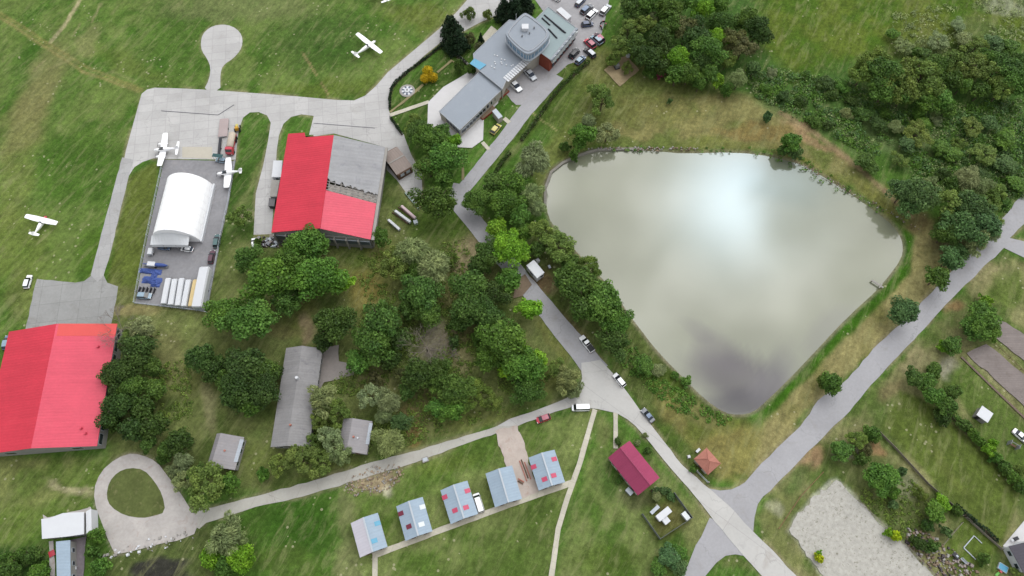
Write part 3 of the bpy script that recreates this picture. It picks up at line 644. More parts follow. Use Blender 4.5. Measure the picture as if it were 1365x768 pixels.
def gable(name, label, cat, A, B, Cc, D, ze, zr, wallm, roofL, roofR=None, inset=.35, wins=(), group=None, ridge=None, rshift=0, sky=(), vents=()):
    loc, rz, W, L = frame(A, B, Cc, D, ze); roofR = roofR or roofL
    t = thing(name, label, cat, loc, rz, group)
    w, l = W/2-inset, L/2-inset*.8; rx = rshift*W; zi = ze-.02+inset*(zr-ze)/(W/2)-.14
    mb = MB(); pr = [(-w, 0), (w, 0), (w, zi), (rx, zr-.16), (-w, zi)]
    mb.add([(x, -l, z) for x, z in pr]+[(x, l, z) for x, z in pr], [(4,3,2,1,0), (5,6,7,8,9)]+[(i, (i+1) % 5, 5+(i+1) % 5, 5+i) for i in range(5)])
    mb.build('wall', wallm, t)
    W2, L2 = W/2, L/2
    mb = MB(); mb.slab([(-W2, -L2, ze), (rx, -L2, zr), (rx, L2, zr), (-W2, L2, ze)], .12, 0)
    mb.slab([(rx, -L2, zr), (W2, -L2, ze), (W2, L2, ze), (rx, L2, zr)], .12, 1)
    roof = mb.build('roof', [roofL, roofR], t)
    if ridge:
        MB().box((rx, 0, zr+.04), (.36, L, .08)).build('ridge_cap', ridge, roof)
    for wv in wins: opening(t, *wv[:5], W-2*inset, L-1.6*inset, *(wv[5:]))
    def onroof(px, zg):
        p = P(*px, zg); q = Matrix.Rotation(-rz, 3, 'Z') @ (p-loc); return q.x, q.y
    for px, m_, dx, dy in sky:
        x, y = onroof(px, (ze+zr)/2)
        sl = math.atan2(zr-ze, W/2); s = 1 if x > rx else -1; z = zr-abs(x-rx)*math.tan(sl)
        b_ = MB(); k = math.tan(sl)*s
        b_.slab([(x-dx/2, y-dy/2, z+k*dx/2+.07), (x+dx/2, y-dy/2, z-k*dx/2+.07), (x+dx/2, y+dy/2, z-k*dx/2+.07), (x-dx/2, y+dy/2, z+k*dx/2+.07)], .1)
        b_.build('skylight', m_, roof)
    for px, r_, h_, m_ in vents:
        x, y = onroof(px, (ze+zr)/2); z = zr-abs(x-rx)*(zr-ze)/(W/2)
        MB().tube((x, y, z-.2), (x, y, z+h_), r_, r_*.8, 8).build('chimney', m_, roof)
    t['W'] = W; t['L'] = L
    return t, roof, W, L
def clean(t):
    for k in ('W', 'L'):
        if k in t: del t[k]
EW = lambda side, ts, wd=1.2, z=1.6, h=1.2: [(side, q, wd, z, h) for q in ts]
# ---- big hangar at the left edge
hA, hB, hC, hD = (22,433), (147,441), (135.5,607.6), (-32,594)
t, roof, W, L = gable('hangar', 'big hangar with a plain crimson two-slope roof, cut by the left edge of the photo', 'hangar', hA, hB, hC, hD, 4.6, 7.4, m_gwall, m_red, m_red_lit, inset=.5, wins=[('E', -.5+(i+.5)/9, 2.6, 2.7, 1.5) for i in range(9)]+[('S', -.3, 2.6, 2.6, 1.4), ('S', .3, 2.6, 2.6, 1.4)])
MB().box((0, L/2-.35, 2.1), (16, .3, 4.2)).build('hangar_door', m_grey, t); 
for dx, dy in ((W*.38, L*.30), (W*.36, -L*.36), (W*.40, -L*.40)):
    z = 7.4-dx*(2.8)/(W/2); MB().tube((dx, dy, z-.2), (dx, dy, z+.7), .32, .26, 8).build('roof_vent', m_red_lit, roof)
MB().slab([(W*0.02, L/2-3.2, 7.43-.1), (W/2, L/2-3.2, 4.65), (W/2, L/2+.02, 4.65), (W*0.02, L/2+.02, 7.43-.1)], .02).build('roof_strip', surf('faded_red_sheet', C(242,96,92), .6, .3, .05), roof, label='paler orange red strip along the top edge')
clean(t)
# ---- middle hangar: red and grey roof, parts stripped
Hl = lambda px, z: P(*px, z)
ze, zr = 5.5, 8.6
a = P(384,178.3,ze); b = P(513.4,196.3,ze); c = P(494,319.4,ze); d = P(361.6,310,ze)
r1_ = P(445,180,zr); r2_ = P(426.6,304.2,zr); ctr = (a+b+c+d)/4; o_ = Vector((ctr.x, ctr.y, 0))
th = thing('hangar', 'half-stripped hangar, roof crimson on the left and patched grey and pink on the right', 'hangar', o_)
def loc3(*ps): return [p-o_ for p in ps]
def lerp(p, q, s): return p+(q-p)*s
mb = MB(); ins = lambda p: lerp(ctr, p, .97)
base = [ins(x) for x in (a, b, c, d)]; base = [(q.x-o_.x, q.y-o_.y) for q in base]
for i in range(4):
    p, q = Vector(base[i]), Vector(base[(i+1) % 4]); dv = (q-p).normalized(); nn = Vector((-dv.y, dv.x))*.3
    zt = 5.25
    mb.prism([p, q, q+nn, p+nn], 0, zt)
g1 = [base[0], (r1_.x-o_.x, (r1_-o_).y-.4), base[1]]
mb.add([(g1[0][0], g1[0][1], 5.2), (g1[1][0], g1[1][1], 8.4), (g1[2][0], g1[2][1], 5.2)], [(0, 1, 2)])
g2 = (r2_-o_); mb.add([(base[3][0], base[3][1], 5.2), (g2.x, g2.y+.3, 8.4), (base[2][0], base[2][1], 5.2)], [(0, 1, 2)])
mb.build('wall', m_gwall, th)
n1_ = P(406,177,ze+.3); n2_ = P(407.4,184,ze+.7)
rf = MB(); q = loc3(P(384,178.3,ze), P(406,176.6,6.6), P(407.4,183.4,6.6), r1_, r2_, d)
rf.prism([(v.x, v.y) for v in q], 0, 1)
nv = 6
# rebuild as sloping sheet: interpolate height between eave line and ridge line
def slope_sheet(pts, e0, e1, r0, r1, th_, name, mat, par, label=None):
    P2 = [Vector((p.x, p.y)) for p in pts]; ed = Vector((e1-e0).xy).normalized(); nn = Vector((-ed.y, ed.x))
    dr = (Vector(r0.xy)-Vector(e0.xy)).dot(nn)
    zf = lambda p: ze+(zr-ze)*((p-Vector(e0.xy)).dot(nn))/dr
    tri = tessellate_polygon([[Vector((p.x, p.y, 0)) for p in P2]])
    n = len(P2); vs = [(p.x-o_.x, p.y-o_.y, zf(p)) for p in P2]+[(p.x-o_.x, p.y-o_.y, zf(p)-th_) for p in P2]
    fs = []
    for A_i, B_i, C_i in tri:
        cr = (P2[B_i]-P2[A_i]).cross(P2[C_i]-P2[A_i])
        if cr < 0: B_i, C_i = C_i, B_i
        fs += [(A_i, B_i, C_i), (n+C_i, n+B_i, n+A_i)]
    fs += [(i, (i+1) % n, n+(i+1) % n, n+i) for i in range(n)]
    return MB().add(vs, fs).build(name, mat, par, label=label)
slope_sheet([P(384,178.3,ze), P(406,176.8,6.6), P(407.4,183.4,6.6), r1_, r2_, d], a, d, r1_, r2_, .12, 'roof', m_red, th, 'crimson left roof slope with a notched top edge')
e2a, e2b = b, c
gr_end = lerp(r1_, r2_, .47); ge = lerp(b, c, .53)
pk0 = lerp(r1_, r2_, .605); pe = lerp(b, c, .625)
rag = [gr_end]
random.seed(5)
for k in range(1, 14):
    s = k/14; base_p = lerp(gr_end, ge, s); dirn = (r2_-r1_).normalized(); j = (.7 if k % 2 else 0)+random.uniform(-.3, .4)
    if k > 9: j *= .4
    rag += [base_p+dirn*j, lerp(gr_end, ge, s+.03)+dirn*random.uniform(-.3, 1.0)]
rag.append(ge)
slope_sheet([r1_, b]+rag[::-1], b, c, r1_, r2_, .12, 'old_roof', m_oldroof, th, 'grey weathered roof sheeting with a ragged lower edge')
slope_sheet([pk0, pe, c, r2_], b, c, r1_, r2_, .12, 'pink_roof', m_red_lit, th, 'pinkish red lower right roof section')
lt = lambda s1, s2: (lambda q1: q1-o_)(lerp(lerp(r1_, r2_, s1), lerp(b, c, s1), s2))
for k in range(5):
    s1 = .475+k*.03; p, q = lt(s1, 0), lt(s1+.012, 1); MB().tube(p-Vector((0,0,.25)), q-Vector((0,0,.25)), .12, None, 5).build('purlin', m_conc, th)
for k in range(9):
    s2 = .04+k*.115; p, q = lt(.45, s2), lt(.63, s2); MB().tube(p-Vector((0,0,.45)), q-Vector((0,0,.45)), .14, None, 5).build('rafter', m_conc, th)
_q = [lt(.525, .02), lt(.50, .98), lt(.64, .98), lt(.64, .02)]; MB().slab([(v.x, v.y, v.z-.75) for v in _q][::-1], .15).build('ceiling', surf('dusty_ceiling', C(206,198,190), .9, .1, .3, .6, 2, (C(90,84,80), .55)), th)
mb = MB(); p0, p1 = (b-o_), (c-o_); dv = (p1-p0); 
mb.prism([(p0.x-.1, p0.y), (p0.x+.75, p0.y+.1), (p1.x+.9, p1.y), (p1.x+.1, p1.y)], 4.9, 5.35); mb.build('gutter', m_conc, th)
for k in range(6):
    p = lerp(p0, p1, (k+.5)/6); MB().box((p.x-.18, p.y, 3.4), (.3, 3.6, 1.5), rz=math.atan2(dv.y, dv.x)+math.pi/2).build('window', m_glass, th)
p0, p1 = (d-o_)*.975, (c-o_)*.975; dv = p1-p0
for k in range(8):
    p = lerp(p0, p1, (k+.5)/8); wq = MB().box((p.x, p.y-.35, 3.2), (2.9, .2, 1.9), rz=math.atan2(dv.y, dv.x)).build('window', m_trim, th); MB().box((p.x, p.y-.42, 3.2), (2.6, .2, 1.6), rz=math.atan2(dv.y, dv.x)).build('pane', plain('dusty_glass', C(88,98,112), .3, .5), wq)
    p = lerp(p0, p1, k/8+.005); MB().box((p.x, p.y-.55, 2.5), (.35, .9, 5.0), rz=math.atan2(dv.y, dv.x)).build('buttress', m_conc, th)
# small annexes west of the hangar
def flat(name, label, cat, px, zt, wallm, roofm, group=None, lip=.12, wins=()):
    pts = [P(x, y, zt) for x, y in px]; cx = sum(p.x for p in pts)/len(pts); cy = sum(p.y for p in pts)/len(pts)
    t = thing(name, label, cat, (cx, cy, 0), 0, group); q = [(p.x-cx, p.y-cy) for p in pts]
    inn = [(x*.95, y*.95) for x, y in q]
    MB().prism(inn, 0, zt-.12).build('wall', wallm, t); MB().prism(q, zt-.12, zt).build('roof', roofm, t)
    for i, s, wd, z, h in wins:
        A_, B_ = Vector(inn[i]), Vector(inn[(i+1) % len(inn)]); p = A_.lerp(B_, s); ang = math.atan2((B_-A_).y, (B_-A_).x)
        wq = MB().box((p.x, p.y, z), (wd, .16, h), rz=ang).build('window', m_trim, t); MB().box((p.x, p.y, z), (wd-.2, .24, h-.2), rz=ang).build('pane', m_glass, wq)
    return t
flat('shed', 'small white flat-roofed box shed against the left wall of the half-stripped hangar', 'shed', [(364.5,214),(376.5,214),(374.5,236),(362,236)], 2.6, m_white, m_white, wins=[(2, .5, 1, 1.5, 1)])
flat('lean_to', 'low pale grey lean-to below the white box shed by the half-stripped hangar', 'shed', [(362,240),(373,240),(369,262),(359.5,262)], 2.2, m_conc, m_conc, wins=[(2, .5, .8, 1.2, .8)])
flat('container', 'dark grey skip by the left wall of the half-stripped hangar', 'container', [(358.5,264),(367,264.5),(365.5,275),(357.5,274.5)], 1.6, m_dark, plain('scrap_grey', C(120,118,120)))
# taupe twin-slope shed
gable('shed', 'taupe shed with two ridged slopes just right of the half-stripped hangar', 'shed', (516.5,204), (520.5,236.5), (550.5,222), (528,195), 2.6, 3.2, m_wood, surf('taupe_felt', C(166,152,144), .8, .2, .08, .4, 2, ribs=.8), None, .3, wins=EW('E', (-.2, .2)), ridge=m_conc)
# ---- long grey barrack and two huts
t, roof, W, L = gable('barrack', 'long narrow grey barrack with a pitched corrugated roof among the trees', 'building', (382.5,461.7), (429,467), (412.5,600), (360.3,593), 3.0, 5.0, m_gwall, m_greyroof, None, .4, wins=EW('W', [-.4+i*.114 for i in range(8)])+EW('E', [-.4+i*.114 for i in range(8)])+[('S', .0, 1.1, 1.1, 2.1, 'door'), ('S', -.3, 1.1, 1.6, 1.1)], vents=[((398,506), .45, .9, m_white), ((389,568), .3, .6, m_terra)])
t, roof, W, L = gable('hut', 'grey hut with a ridged roof and pale porch strip, leftmost, below the long barrack', 'hut', (288,578), (326.5,583), (312,627), (276.8,621.5), 2.8, 4.4, m_gwall, m_hutroof, None, .35, wins=[('S', -.2, 1.1, 1.5, 1.1), ('S', .15, 1, 1.05, 2.1, 'door')]+EW('E', (-.3, .1, .35))+EW('W', (-.25, .25)), rshift=-.26, vents=[((300,601), .3, .5, m_terra), ((306,602), .25, .4, m_white)])
MB().box((W/2-1.0, .6, 2.98), (2.3, L-2.4, .1)).build('porch_roof', surf('pale_sheet', C(196,204,214), .5, .4, .05, .5, 2, ribs=1), t)
t, roof, W, L = gable('hut', 'grey hut with a pale porch strip beside the lane, right of the long barrack', 'hut', (455.6,558), (499,562), (486,608), (452.6,599.6), 2.8, 4.4, m_gwall, m_hutroof, None, .35, wins=[('S', -.2, 1.1, 1.5, 1.1), ('S', .15, 1, 1.05, 2.1, 'door')]+EW('E', (-.3, .1, .35))+EW('W', (-.25, .25)), rshift=-.14, vents=[((472,583), .3, .5, m_terra), ((477,584), .25, .4, m_white)])
MB().box((W/2-1.0, .9, 2.98), (2.3, L-2.8, .1)).build('porch_roof', MATS['pale_sheet'], t)
# ---- five cabins
S = 2.0
cab = [((467,697),(504,684),(516.3,729.5),(480,743), m_pinkwhite, m_blueroof, [((502.8,697.4),m_skyb),((499.4,721),m_skyb)], 'leftmost cabin, left slope whitish, right slope with two turquoise skylights'),
 ((528,675.3),(563.4,662.3),(576.5,708.6),(540.5,721), m_blueroof, m_blueroof, [((534,684.4),m_skyd),((545,702),m_skyd),((563,675.5),m_skyw),((562,699),m_skyw)], 'cabin with two dark red and two white skylights in its pale blue roof'),
 ((587.4,653.4),(622.6,641),(637.7,685),(600.4,699), m_blueroof, m_blueroof, [((592.6,662.5),m_skyr),((606.4,680.5),m_skyr),((623,654),m_skyr),((621.3,676.6),m_skyr)], 'cabin with four red skylights beside the narrow white van'),
 ((647.3,631.3),(682.5,620.5),(696,664.5),(659.8,677), m_blueroof, m_blueroof, [], 'cabin with a plain pale blue roof and no skylights'),
 ((705.6,610.4),(738,599.3),(754,641.6),(717.3,655.3), m_blueroof, m_blueroof, [((711.4,622),m_skyr),((725.8,639),m_skyr),((738.8,611.7),m_skyr),((738,634),m_skyr)], 'rightmost cabin with four red skylights beside the gravel drive')]
for A_, B_, C_, D_, ml, mr, sk, lb in cab:
    t, roof, W, L = gable('cabin', lb, 'cabin', A_, B_, C_, D_, 2.7, 4.0, m_wall, ml, mr, .3, group='row of cabins along the concrete path', ridge=m_trim, sky=[(p, m_, 1.25, 1.0) for p, m_ in sk],
        wins=[('S', -.26, 1.0, 1.05, 2.1, 'door'), ('S', .26, 1.0, 1.05, 2.1, 'door'), ('S', -.06, .9, 1.5, 1), ('S', .06+.0, .9, 1.5, 1)]+EW('E', (-.25, .25))+EW('W', (-.25, .25)))
    clean(t)
# ---- maroon house
t, roof, W, L = gable('house', 'house with a maroon pitched roof beside the main road', 'house', (811,610), (838.7,587.7), (879.7,636.4), (850,661), 3.0, 5.4, m_wall, m_maroon, None, .35, wins=[('S', -.2, 1.1, 1.6, 1.2), ('S', .2, 1.1, 1.6, 1.2)]+EW('W', (-.35, -.1, .35))+[('W', .15, 1, 1.05, 2.1, 'door')]+EW('E', (-.3, 0, .3)), ridge=m_maroon)
for s in (-1/6, 1/6):
    for sd in (-1, 1):
        MB().slab([(0, s*L-.12, 5.46), (sd*W/2, s*L-.12, 3.06), (sd*W/2, s*L+.12, 3.06), (0, s*L+.12, 5.46)], .1).build('roof_batten', m_maroon, roof)
# ---- terracotta hip-roofed hut
loc, rz, W, L = frame((924,611), (942.8,597.7), (960.5,617.6), (944,633.5), 2.6)
t = thing('kiosk', 'small square hut with a terracotta hipped roof by the road junction', 'hut', loc, rz)
MB().box((0, 0, 1.3), (W-.8, L-.8, 2.6)).build('wall', m_wall, t)
W2, L2 = W/2, L/2
rf = MB().add([(-W2, -L2, 2.6), (W2, -L2, 2.6), (W2, L2, 2.6), (-W2, L2, 2.6), (0, -.35, 4.1), (0, .35, 4.1)], [(0, 1, 4), (1, 2, 5, 4), (2, 3, 5), (3, 0, 4, 5), (3, 2, 1, 0)]).build('roof', m_terra, t)
for sx, sy in ((1, 1), (1, -1), (-1, 1), (-1, -1)): MB().tube((sx*W2, sy*L2, 2.62), (0, sy*.35, 4.14), .09, None, 6).build('hip_ridge', m_terra, rf)
opening(t, 'W', 0, 1, 1.05, 2.1, W-.8, L-.8, 'door'); opening(t, 'S', 0, 1.2, 1.6, 1.1, W-.8, L-.8)
# ---- lakeside white kiosk
flat('kiosk', 'small white flat-roofed kiosk on bare earth between road and lake', 'kiosk', [(701.5,354),(711.7,346.3),(725.8,363.3),(716,371)], 2.6, m_white, m_white, wins=[(2, .3, 1, 1.5, 1), (3, .5, 1.2, 1.5, 1)])
flat('cool_box', 'tiny white square box at the upper corner of the lakeside kiosk', 'box', [(713.5,346),(717.5,343.6),(720,347),(716.5,349)], 1.3, m_white, m_white)
flat('bench_table', 'low pale table behind the lakeside kiosk', 'table', [(730,354),(733,353),(735,357),(732,358)], .8, m_wood, m_trim)
# ---- bottom left buildings
flat('shed', 'long white flat-roofed shed left of the turning loop', 'shed', [(55,692),(66,690.5),(84,684),(111.8,682.5),(111.8,712),(92,715),(56,718.5)], 3.4, m_gwall, m_white, wins=[(5, .3, 1.4, 1.8, 1), (4, .5, 1.4, 1.8, 1)])
flat('shed', 'narrow upright white shed at the right end of the long white shed', 'shed', [(114.5,682),(121.5,678),(122.2,710),(115,711.5)], 2.8, m_white, m_white)
flat('shed', 'narrow pale blue flat-roofed shed below the long white shed', 'shed', [(74.5,722),(93.5,720),(94.2,782),(76,782)], 2.8, m_gwall, m_blueroof, wins=[(1, .2, 1, 1.6, 1), (1, .5, 1, 1.6, 1), (1, .8, 1, 1.6, 1)])
# ---- house at the right edge
gable('house', 'house with a dark slate roof cut by the right edge of the photo', 'house', (1347,731), (1370,716), (1392,752), (1366,768), 3.0, 5.2, m_white, surf('dark_slate', C(112,108,118), .7, .3, .1, .5, 3, ribs=1), None, .3, wins=EW('W', (-.25, .25))+[('S', 0, 1, 1.05, 2.1, 'door')])
# ---- marquee
loc, rz, W, L = frame((224,262), (287,258), (267,325), (204,318), 0)
W = 12.6; loc = P(247,284.5,0); A2 = P(221,252), P(204.5,316); ax = (A2[0]-A2[1]).normalized(); rz = math.atan2(ax.y, ax.x)-math.pi/2
t = thing('marquee', 'white barrel-vaulted fabric hangar tent in the asphalt yard', 'tent', loc, rz)
Lh = 8.9; rr = []
for k in range(0, 19):
    y = -Lh+k*(2*Lh/18); bulge = .10*math.sin(k*math.pi/2)**2*0
    sc_ = 1.0 if k % 2 == 0 else .998
    rr.append([(W/2*sc_*math.cos(a_), y, 6.8*sc_*math.sin(a_) if math.sin(a_) > 0 else 0) for a_ in [math.pi*i/22 for i in range(23)]])
for k in range(1, 2):                     # rounded rear end
    s = math.cos(k*math.pi/7); rr.append([(W/2*s*math.cos(a_), Lh+.8*math.sin(k*math.pi/7), 6.8*s*max(0, math.sin(a_))) for a_ in [math.pi*i/22 for i in range(23)]])
MB().loft(rr, 0, True).build('canopy', m_whitef, t, smooth=False)
for k in range(9):
    y = -Lh+.1+k*(2*Lh-.2)/8; m_ = MB(); pr = None
    for i in range(23):
        a_ = math.pi*i/22; q = (W/2*1.001*math.cos(a_), y, 6.8*1.001*max(0, math.sin(a_)))
        if pr: m_.tube(pr, q, .035, None, 5)
        pr = q
    m_.build('rib', m_whitef, t)
m_ = MB(); pf = []
for i in range(13):
    x = -W/2+.6+i*(W-2.4)/12; zt = 3.1+2.1*math.sin(math.pi*(i+.6)/13.2); pf.append((x, zt))
vs = [(x, -Lh+.02, z) for x, z in pf]+[(x, -Lh-2.6, 3.0+.15*math.sin(math.pi*i/12)) for i, (x, z) in enumerate(pf)]+[(x, -Lh-2.8, 2.2) for x, z in pf]
fs = []
for r_ in range(2):
    for i in range(12): fs.append((r_*13+i, r_*13+i+1, (r_+1)*13+i+1, (r_+1)*13+i))
m_.add(vs, fs); pc = m_.build('porch', surf('porch_fabric', C(232,235,238), .6, .3, .04), t)
for s in range(4): x = -W/2+.7+s*(W-2.6)/3; MB().tube((x, -Lh-2.7, 0), (x, -Lh-2.7, 2.9), .07).build('pole', m_grey, t)
MB().box((W/2+.25, 0, .5), (.5, 2*Lh+.6, 1.0)).build('ballast', m_white, t)
# ================================================================== MAIN BUILDING (terminal with lookout tower)
def poly_part(par, o0, px, z0, z1, name, mat, z=None, side=None, label=None):
    pts = [P(x, y, z1 if z is None else z) for x, y in px]; q = [(p.x-o0.x, p.y-o0.y) for p in pts]
    return MB().prism(q, z0, z1, 0, side).build(name, mat, par, label=label)
o0 = P(690,70,0)
tb = thing('terminal', 'long grey-roofed airfield building with a rounded lookout tower and brick end wing', 'building', o0)
m_edge = plain('pale_parapet', C(196,200,206), .6, .3)
wa = [(585.4,148.9),(640,95),(669.5,118.8),(612.7,173.5)]
za = 4.0
def shrink(px, k):
    cx = sum(p[0] for p in px)/len(px); cy = sum(p[1] for p in px)/len(px); return [(cx+(x-cx)*k, cy+(y-cy)*k) for x, y in px]
poly_part(tb, o0, shrink(wa, .97), 0, za-.2, 'wall', m_wall, z=za, label='cream walls of the low restaurant wing')
ra = poly_part(tb, o0, wa, za-.2, za, 'roof', m_greyblue)
def rim(par, px, z, w_, h_, mat, name='parapet'):
    pts = [P(x, y, z)-o0 for x, y in px]; m_ = MB(); n = len(pts)
    for i in range(n):
        a_, b_ = pts[i], pts[(i+1) % n]; m_.tube(Vector((a_.x, a_.y, z+h_/2)), Vector((b_.x, b_.y, z+h_/2)), w_, None, 4)
    return m_.build(name, mat, par)
rim(ra, wa, za, .14, .1, m_edge)
wb = [(640,95),(633,88),(631,72),(655,49),(679,26.6),(700,30),(722,66),(716.6,70),(702.5,78),(674.4,107.8),(669.5,118.8)]
zb = 4.7
poly_part(tb, o0, shrink(wb, .97), 0, zb-.2, 'wall', m_wall, z=zb)
rb_ = poly_part(tb, o0, wb, zb-.2, zb, 'roof', m_greyblue); rim(rb_, wb, zb, .14, .1, m_edge)
for k in range(14):
    random.seed(k); p = P(random.uniform(650,690), random.uniform(72,92), zb)-o0; MB().box((p.x, p.y, zb+.12), (.35, .35, .25)).build('roof_vent', m_white, rb_)
gl = [P(*p, 4.0)-o0 for p in ((626.4,87.3),(632.3,80.5),(648.5,89.3),(639.5,96))]
MB().slab([(g.x, g.y, z_) for g, z_ in zip(gl, (4.85, 4.85, 4.95, 4.95))][::-1], .08).build('glass_canopy', m_skyb, tb)
for i in range(13):       # sloping white louvres along the forecourt edge
    s = i/12; x = 673.5+(704-673.5)*s; y = 104.5+(77-104.5)*s; p = P(x, y, zb)-o0
    MB().box((p.x+.35, p.y-.35, zb+.06), (2.3, .62, .14), rz=R(-46), rx=0).build('louvre', m_white, tb)
for i in range(6):
    s = (i+.5)/6; x = 676+(704-676)*s; y = 109+(82-109)*s; p = P(x, y, 1.8)-o0
    MB().box((p.x, p.y+.2, 1.9), (1.7, .2, 2.0), rz=R(43)).build('window', m_glass, tb)
for i in range(12):
    s = (i+.5)/12; x = 616+(668-616)*s; y = 177+(124-177)*s; p = P(x, y, 2.2)-o0
    q_ = MB().box((p.x-.1, p.y+.35, 2.3), (1.9, .5, 1.5), rz=R(43)).build('window', m_trim, tb); MB().box((p.x-.1+.04, p.y+.32, 2.3), (1.6, .5, 1.2), rz=R(43)).build('pane', m_glass, q_)
for i in range(6):
    s = (i+.5)/6; x = 587+(612-587)*s; y = 153+(177.5-153)*s; p = P(x, y, 2.2)-o0
    q_ = MB().box((p.x+.2, p.y+.3, 2.3), (1.9, .5, 1.5), rz=R(-46)).build('window', m_trim, tb); MB().box((p.x+.16, p.y+.26, 2.3), (1.6, .5, 1.2), rz=R(-46)).build('pane', m_glass, q_)
# NE brick wing
wc_ = [(712,28),(730.6,9.4),(768,37.5),(733.8,79.7),(716,67)]
zc = 6.0
poly_part(tb, o0, [(714.5,29),(730.4,12),(765.5,39),(733.2,77.2),(717.5,66.5)], 0, zc-.15, 'wall', m_brick, z=zc, label='red brick end wing')
rc = poly_part(tb, o0, wc_, zc-.15, zc, 'roof', surf('green_grey_membrane', C(164,180,182), .7, .25, .06, .2, 1.5)); rim(rc, wc_, zc, .16, .12, m_edge)
for (a_, b_) in (((725.5,20.5),(754,44.5)), ((722.5,24.5),(733,34)), ((731,39),(742.5,51.5)), ((738,31.5),(752,43.5))):
    p, q = P(*a_, zc)-o0, P(*b_, zc)-o0; MB().tube((p.x, p.y, zc+.1), (q.x, q.y, zc+.1), .3, None, 4).build('rooflight', m_dark, rc)
for i in range(13):
    s = (i+.5)/13; x = 735+(769-735)*s; y = 80.5+(39-80.5)*s; p = P(x, y, zc-.4)-o0
    MB().box((p.x, p.y, zc-.35), (.5, 1.3, .7), rz=R(-46)).build('louvre', m_trim if i % 2 else m_greyblue, tb)
for i in range(8):
    s = (i+.5)/8; x = 735.5+(768-735.5)*s; y = 83+(44-83)*s; p = P(x, y, 3.5)-o0
    MB().box((p.x-.1, p.y+.35, 3.6), (1.7, 1.3, 1.5), rz=R(48)).build('window', m_skyw, tb)
    MB().box((p.x-.1, p.y+.35, 1.3), (1.0, .7, 1.0), rz=R(48)).build('window', m_glass, tb)
# tower
def rsq(px, k, z):                       # rounded outline of the tower, scaled about its centre
    pts = chaikin(px, 2); c_ = [P(x, y, z)-o0 for x, y in pts]; cx = sum(p.x for p in c_)/len(c_); cy = sum(p.y for p in c_)/len(c_)
    return [(cx+(p.x-cx)*k, cy+(p.y-cy)*k) for p in c_]
tp = [(674,41),(697,16),(705,18),(733,40),(733,51),(709,73),(697,71),(674,49)]
zt = 9.0
def ring(k0, z0, k1, z1, name, mat, lab=None):
    a_, b_ = rsq(tp, k0, zt), rsq(tp, k1, zt); n = len(a_)
    m_ = MB().loft([[(x, y, z0) for x, y in a_], [(x, y, z1) for x, y in b_]], 0, True)
    return m_.build(name, mat, tb, label=lab)
ring(.84, 0, .88, 5.8, 'tower_wall', m_wall); ring(.99, 5.8, 1.02, 6.3, 'tower_ledge', m_trim); ring(.94, 6.3, .97, 8.4, 'tower_glazing', m_bglass, 'band of blue glass round the lookout tower')
tr_ = ring(1.0, 8.4, .98, 9.0, 'tower_roof', m_greyblue)
o_r = rsq(tp, .86, zt); m_ = MB()
for i in range(len(o_r)): m_.tube((*o_r[i], zt+.12), (*o_r[(i+1) % len(o_r)], zt+.12), .13, None, 5)
m_.build('guard_rail', m_edge, tr_)
o_r = rsq(tp, .965, 7.4); 
for i in range(0, len(o_r)): MB().tube((*rsq(tp, .965, zt)[i], 6.3), (*rsq(tp, .99, zt)[i], 8.4), .07, None, 4).build('mullion', m_white, tb)
p = P(700,39,zt)-o0; MB().box((p.x, p.y, zt+.6), (2.0, 1.9, 1.2)).build('roof_hatch', m_white, tr_)
for q_ in ((696,49),(706,45),(712,38)): p = P(*q_, zt)-o0; MB().tube((p.x, p.y, zt), (p.x, p.y, zt+.7), .22).build('roof_vent', m_grey, tr_)
p = P(688,30,zt)-o0; MB().tube((p.x, p.y, zt), (p.x, p.y, zt+3.5), .05).build('antenna', m_white, tr_)
flat('porch', 'small pale porch block on the lawn side of the low restaurant wing', 'porch', [(656,148),(661,144.5),(670,155),(664.5,158.5)], 2.4, m_wall, m_trim)
flat('container', 'white flat-topped container beside the brick end wing', 'container', [(741.5,13.3),(748,9.3),(762,21.5),(756,26.5)], 2.6, m_white, m_white)
# pergola / planting beds
for px, lb in (((668,128,5), 'brick flower bed at the corner of the low restaurant wing'), ((650,152,5), 'brick flower bed under the wall of the low restaurant wing')):
    p = P(px[0], px[1]); t = thing('planter', lb, 'planter', p, R(45)); MB().box((0, 0, .35), (5.5, 1.6, .7)).build('curb', m_brick, t); MB().box((0, 0, .72), (5.2, 1.3, .1)).build('soil', m_dirt, t)
# round paved fountain on the lawn
p = P(543,121.5); t = thing('fountain', 'round grey and white patterned stone basin on the lawn', 'fountain', p)
m_ = MB(); n = 28
for r0, r1, z, mi in ((0, .8, .5, 1), (.8, 1.7, .25, 0), (1.7, 2.35, .22, 2)):
    for i in range(n):
        a0, a1 = 2*math.pi*i/n, 2*math.pi*(i+1)/n; mi_ = (i//2) % 2 if mi == 0 else mi
        m_.prism([(r0*math.cos(a0)+1e-4, r0*math.sin(a0)), (r1*math.cos(a0), r1*math.sin(a0)), (r1*math.cos(a1), r1*math.sin(a1)), (r0*math.cos(a1)-1e-4, r0*math.sin(a1))], 0, z+.001*i, mi_)
m_.build('basin', [plain('blue_grey_stone', C(108,116,132)), m_white, m_conc], t); MB().tube((0, 0, 0), (0, 0, 1.1), .3, .12, 10).build('spout', m_conc, t)
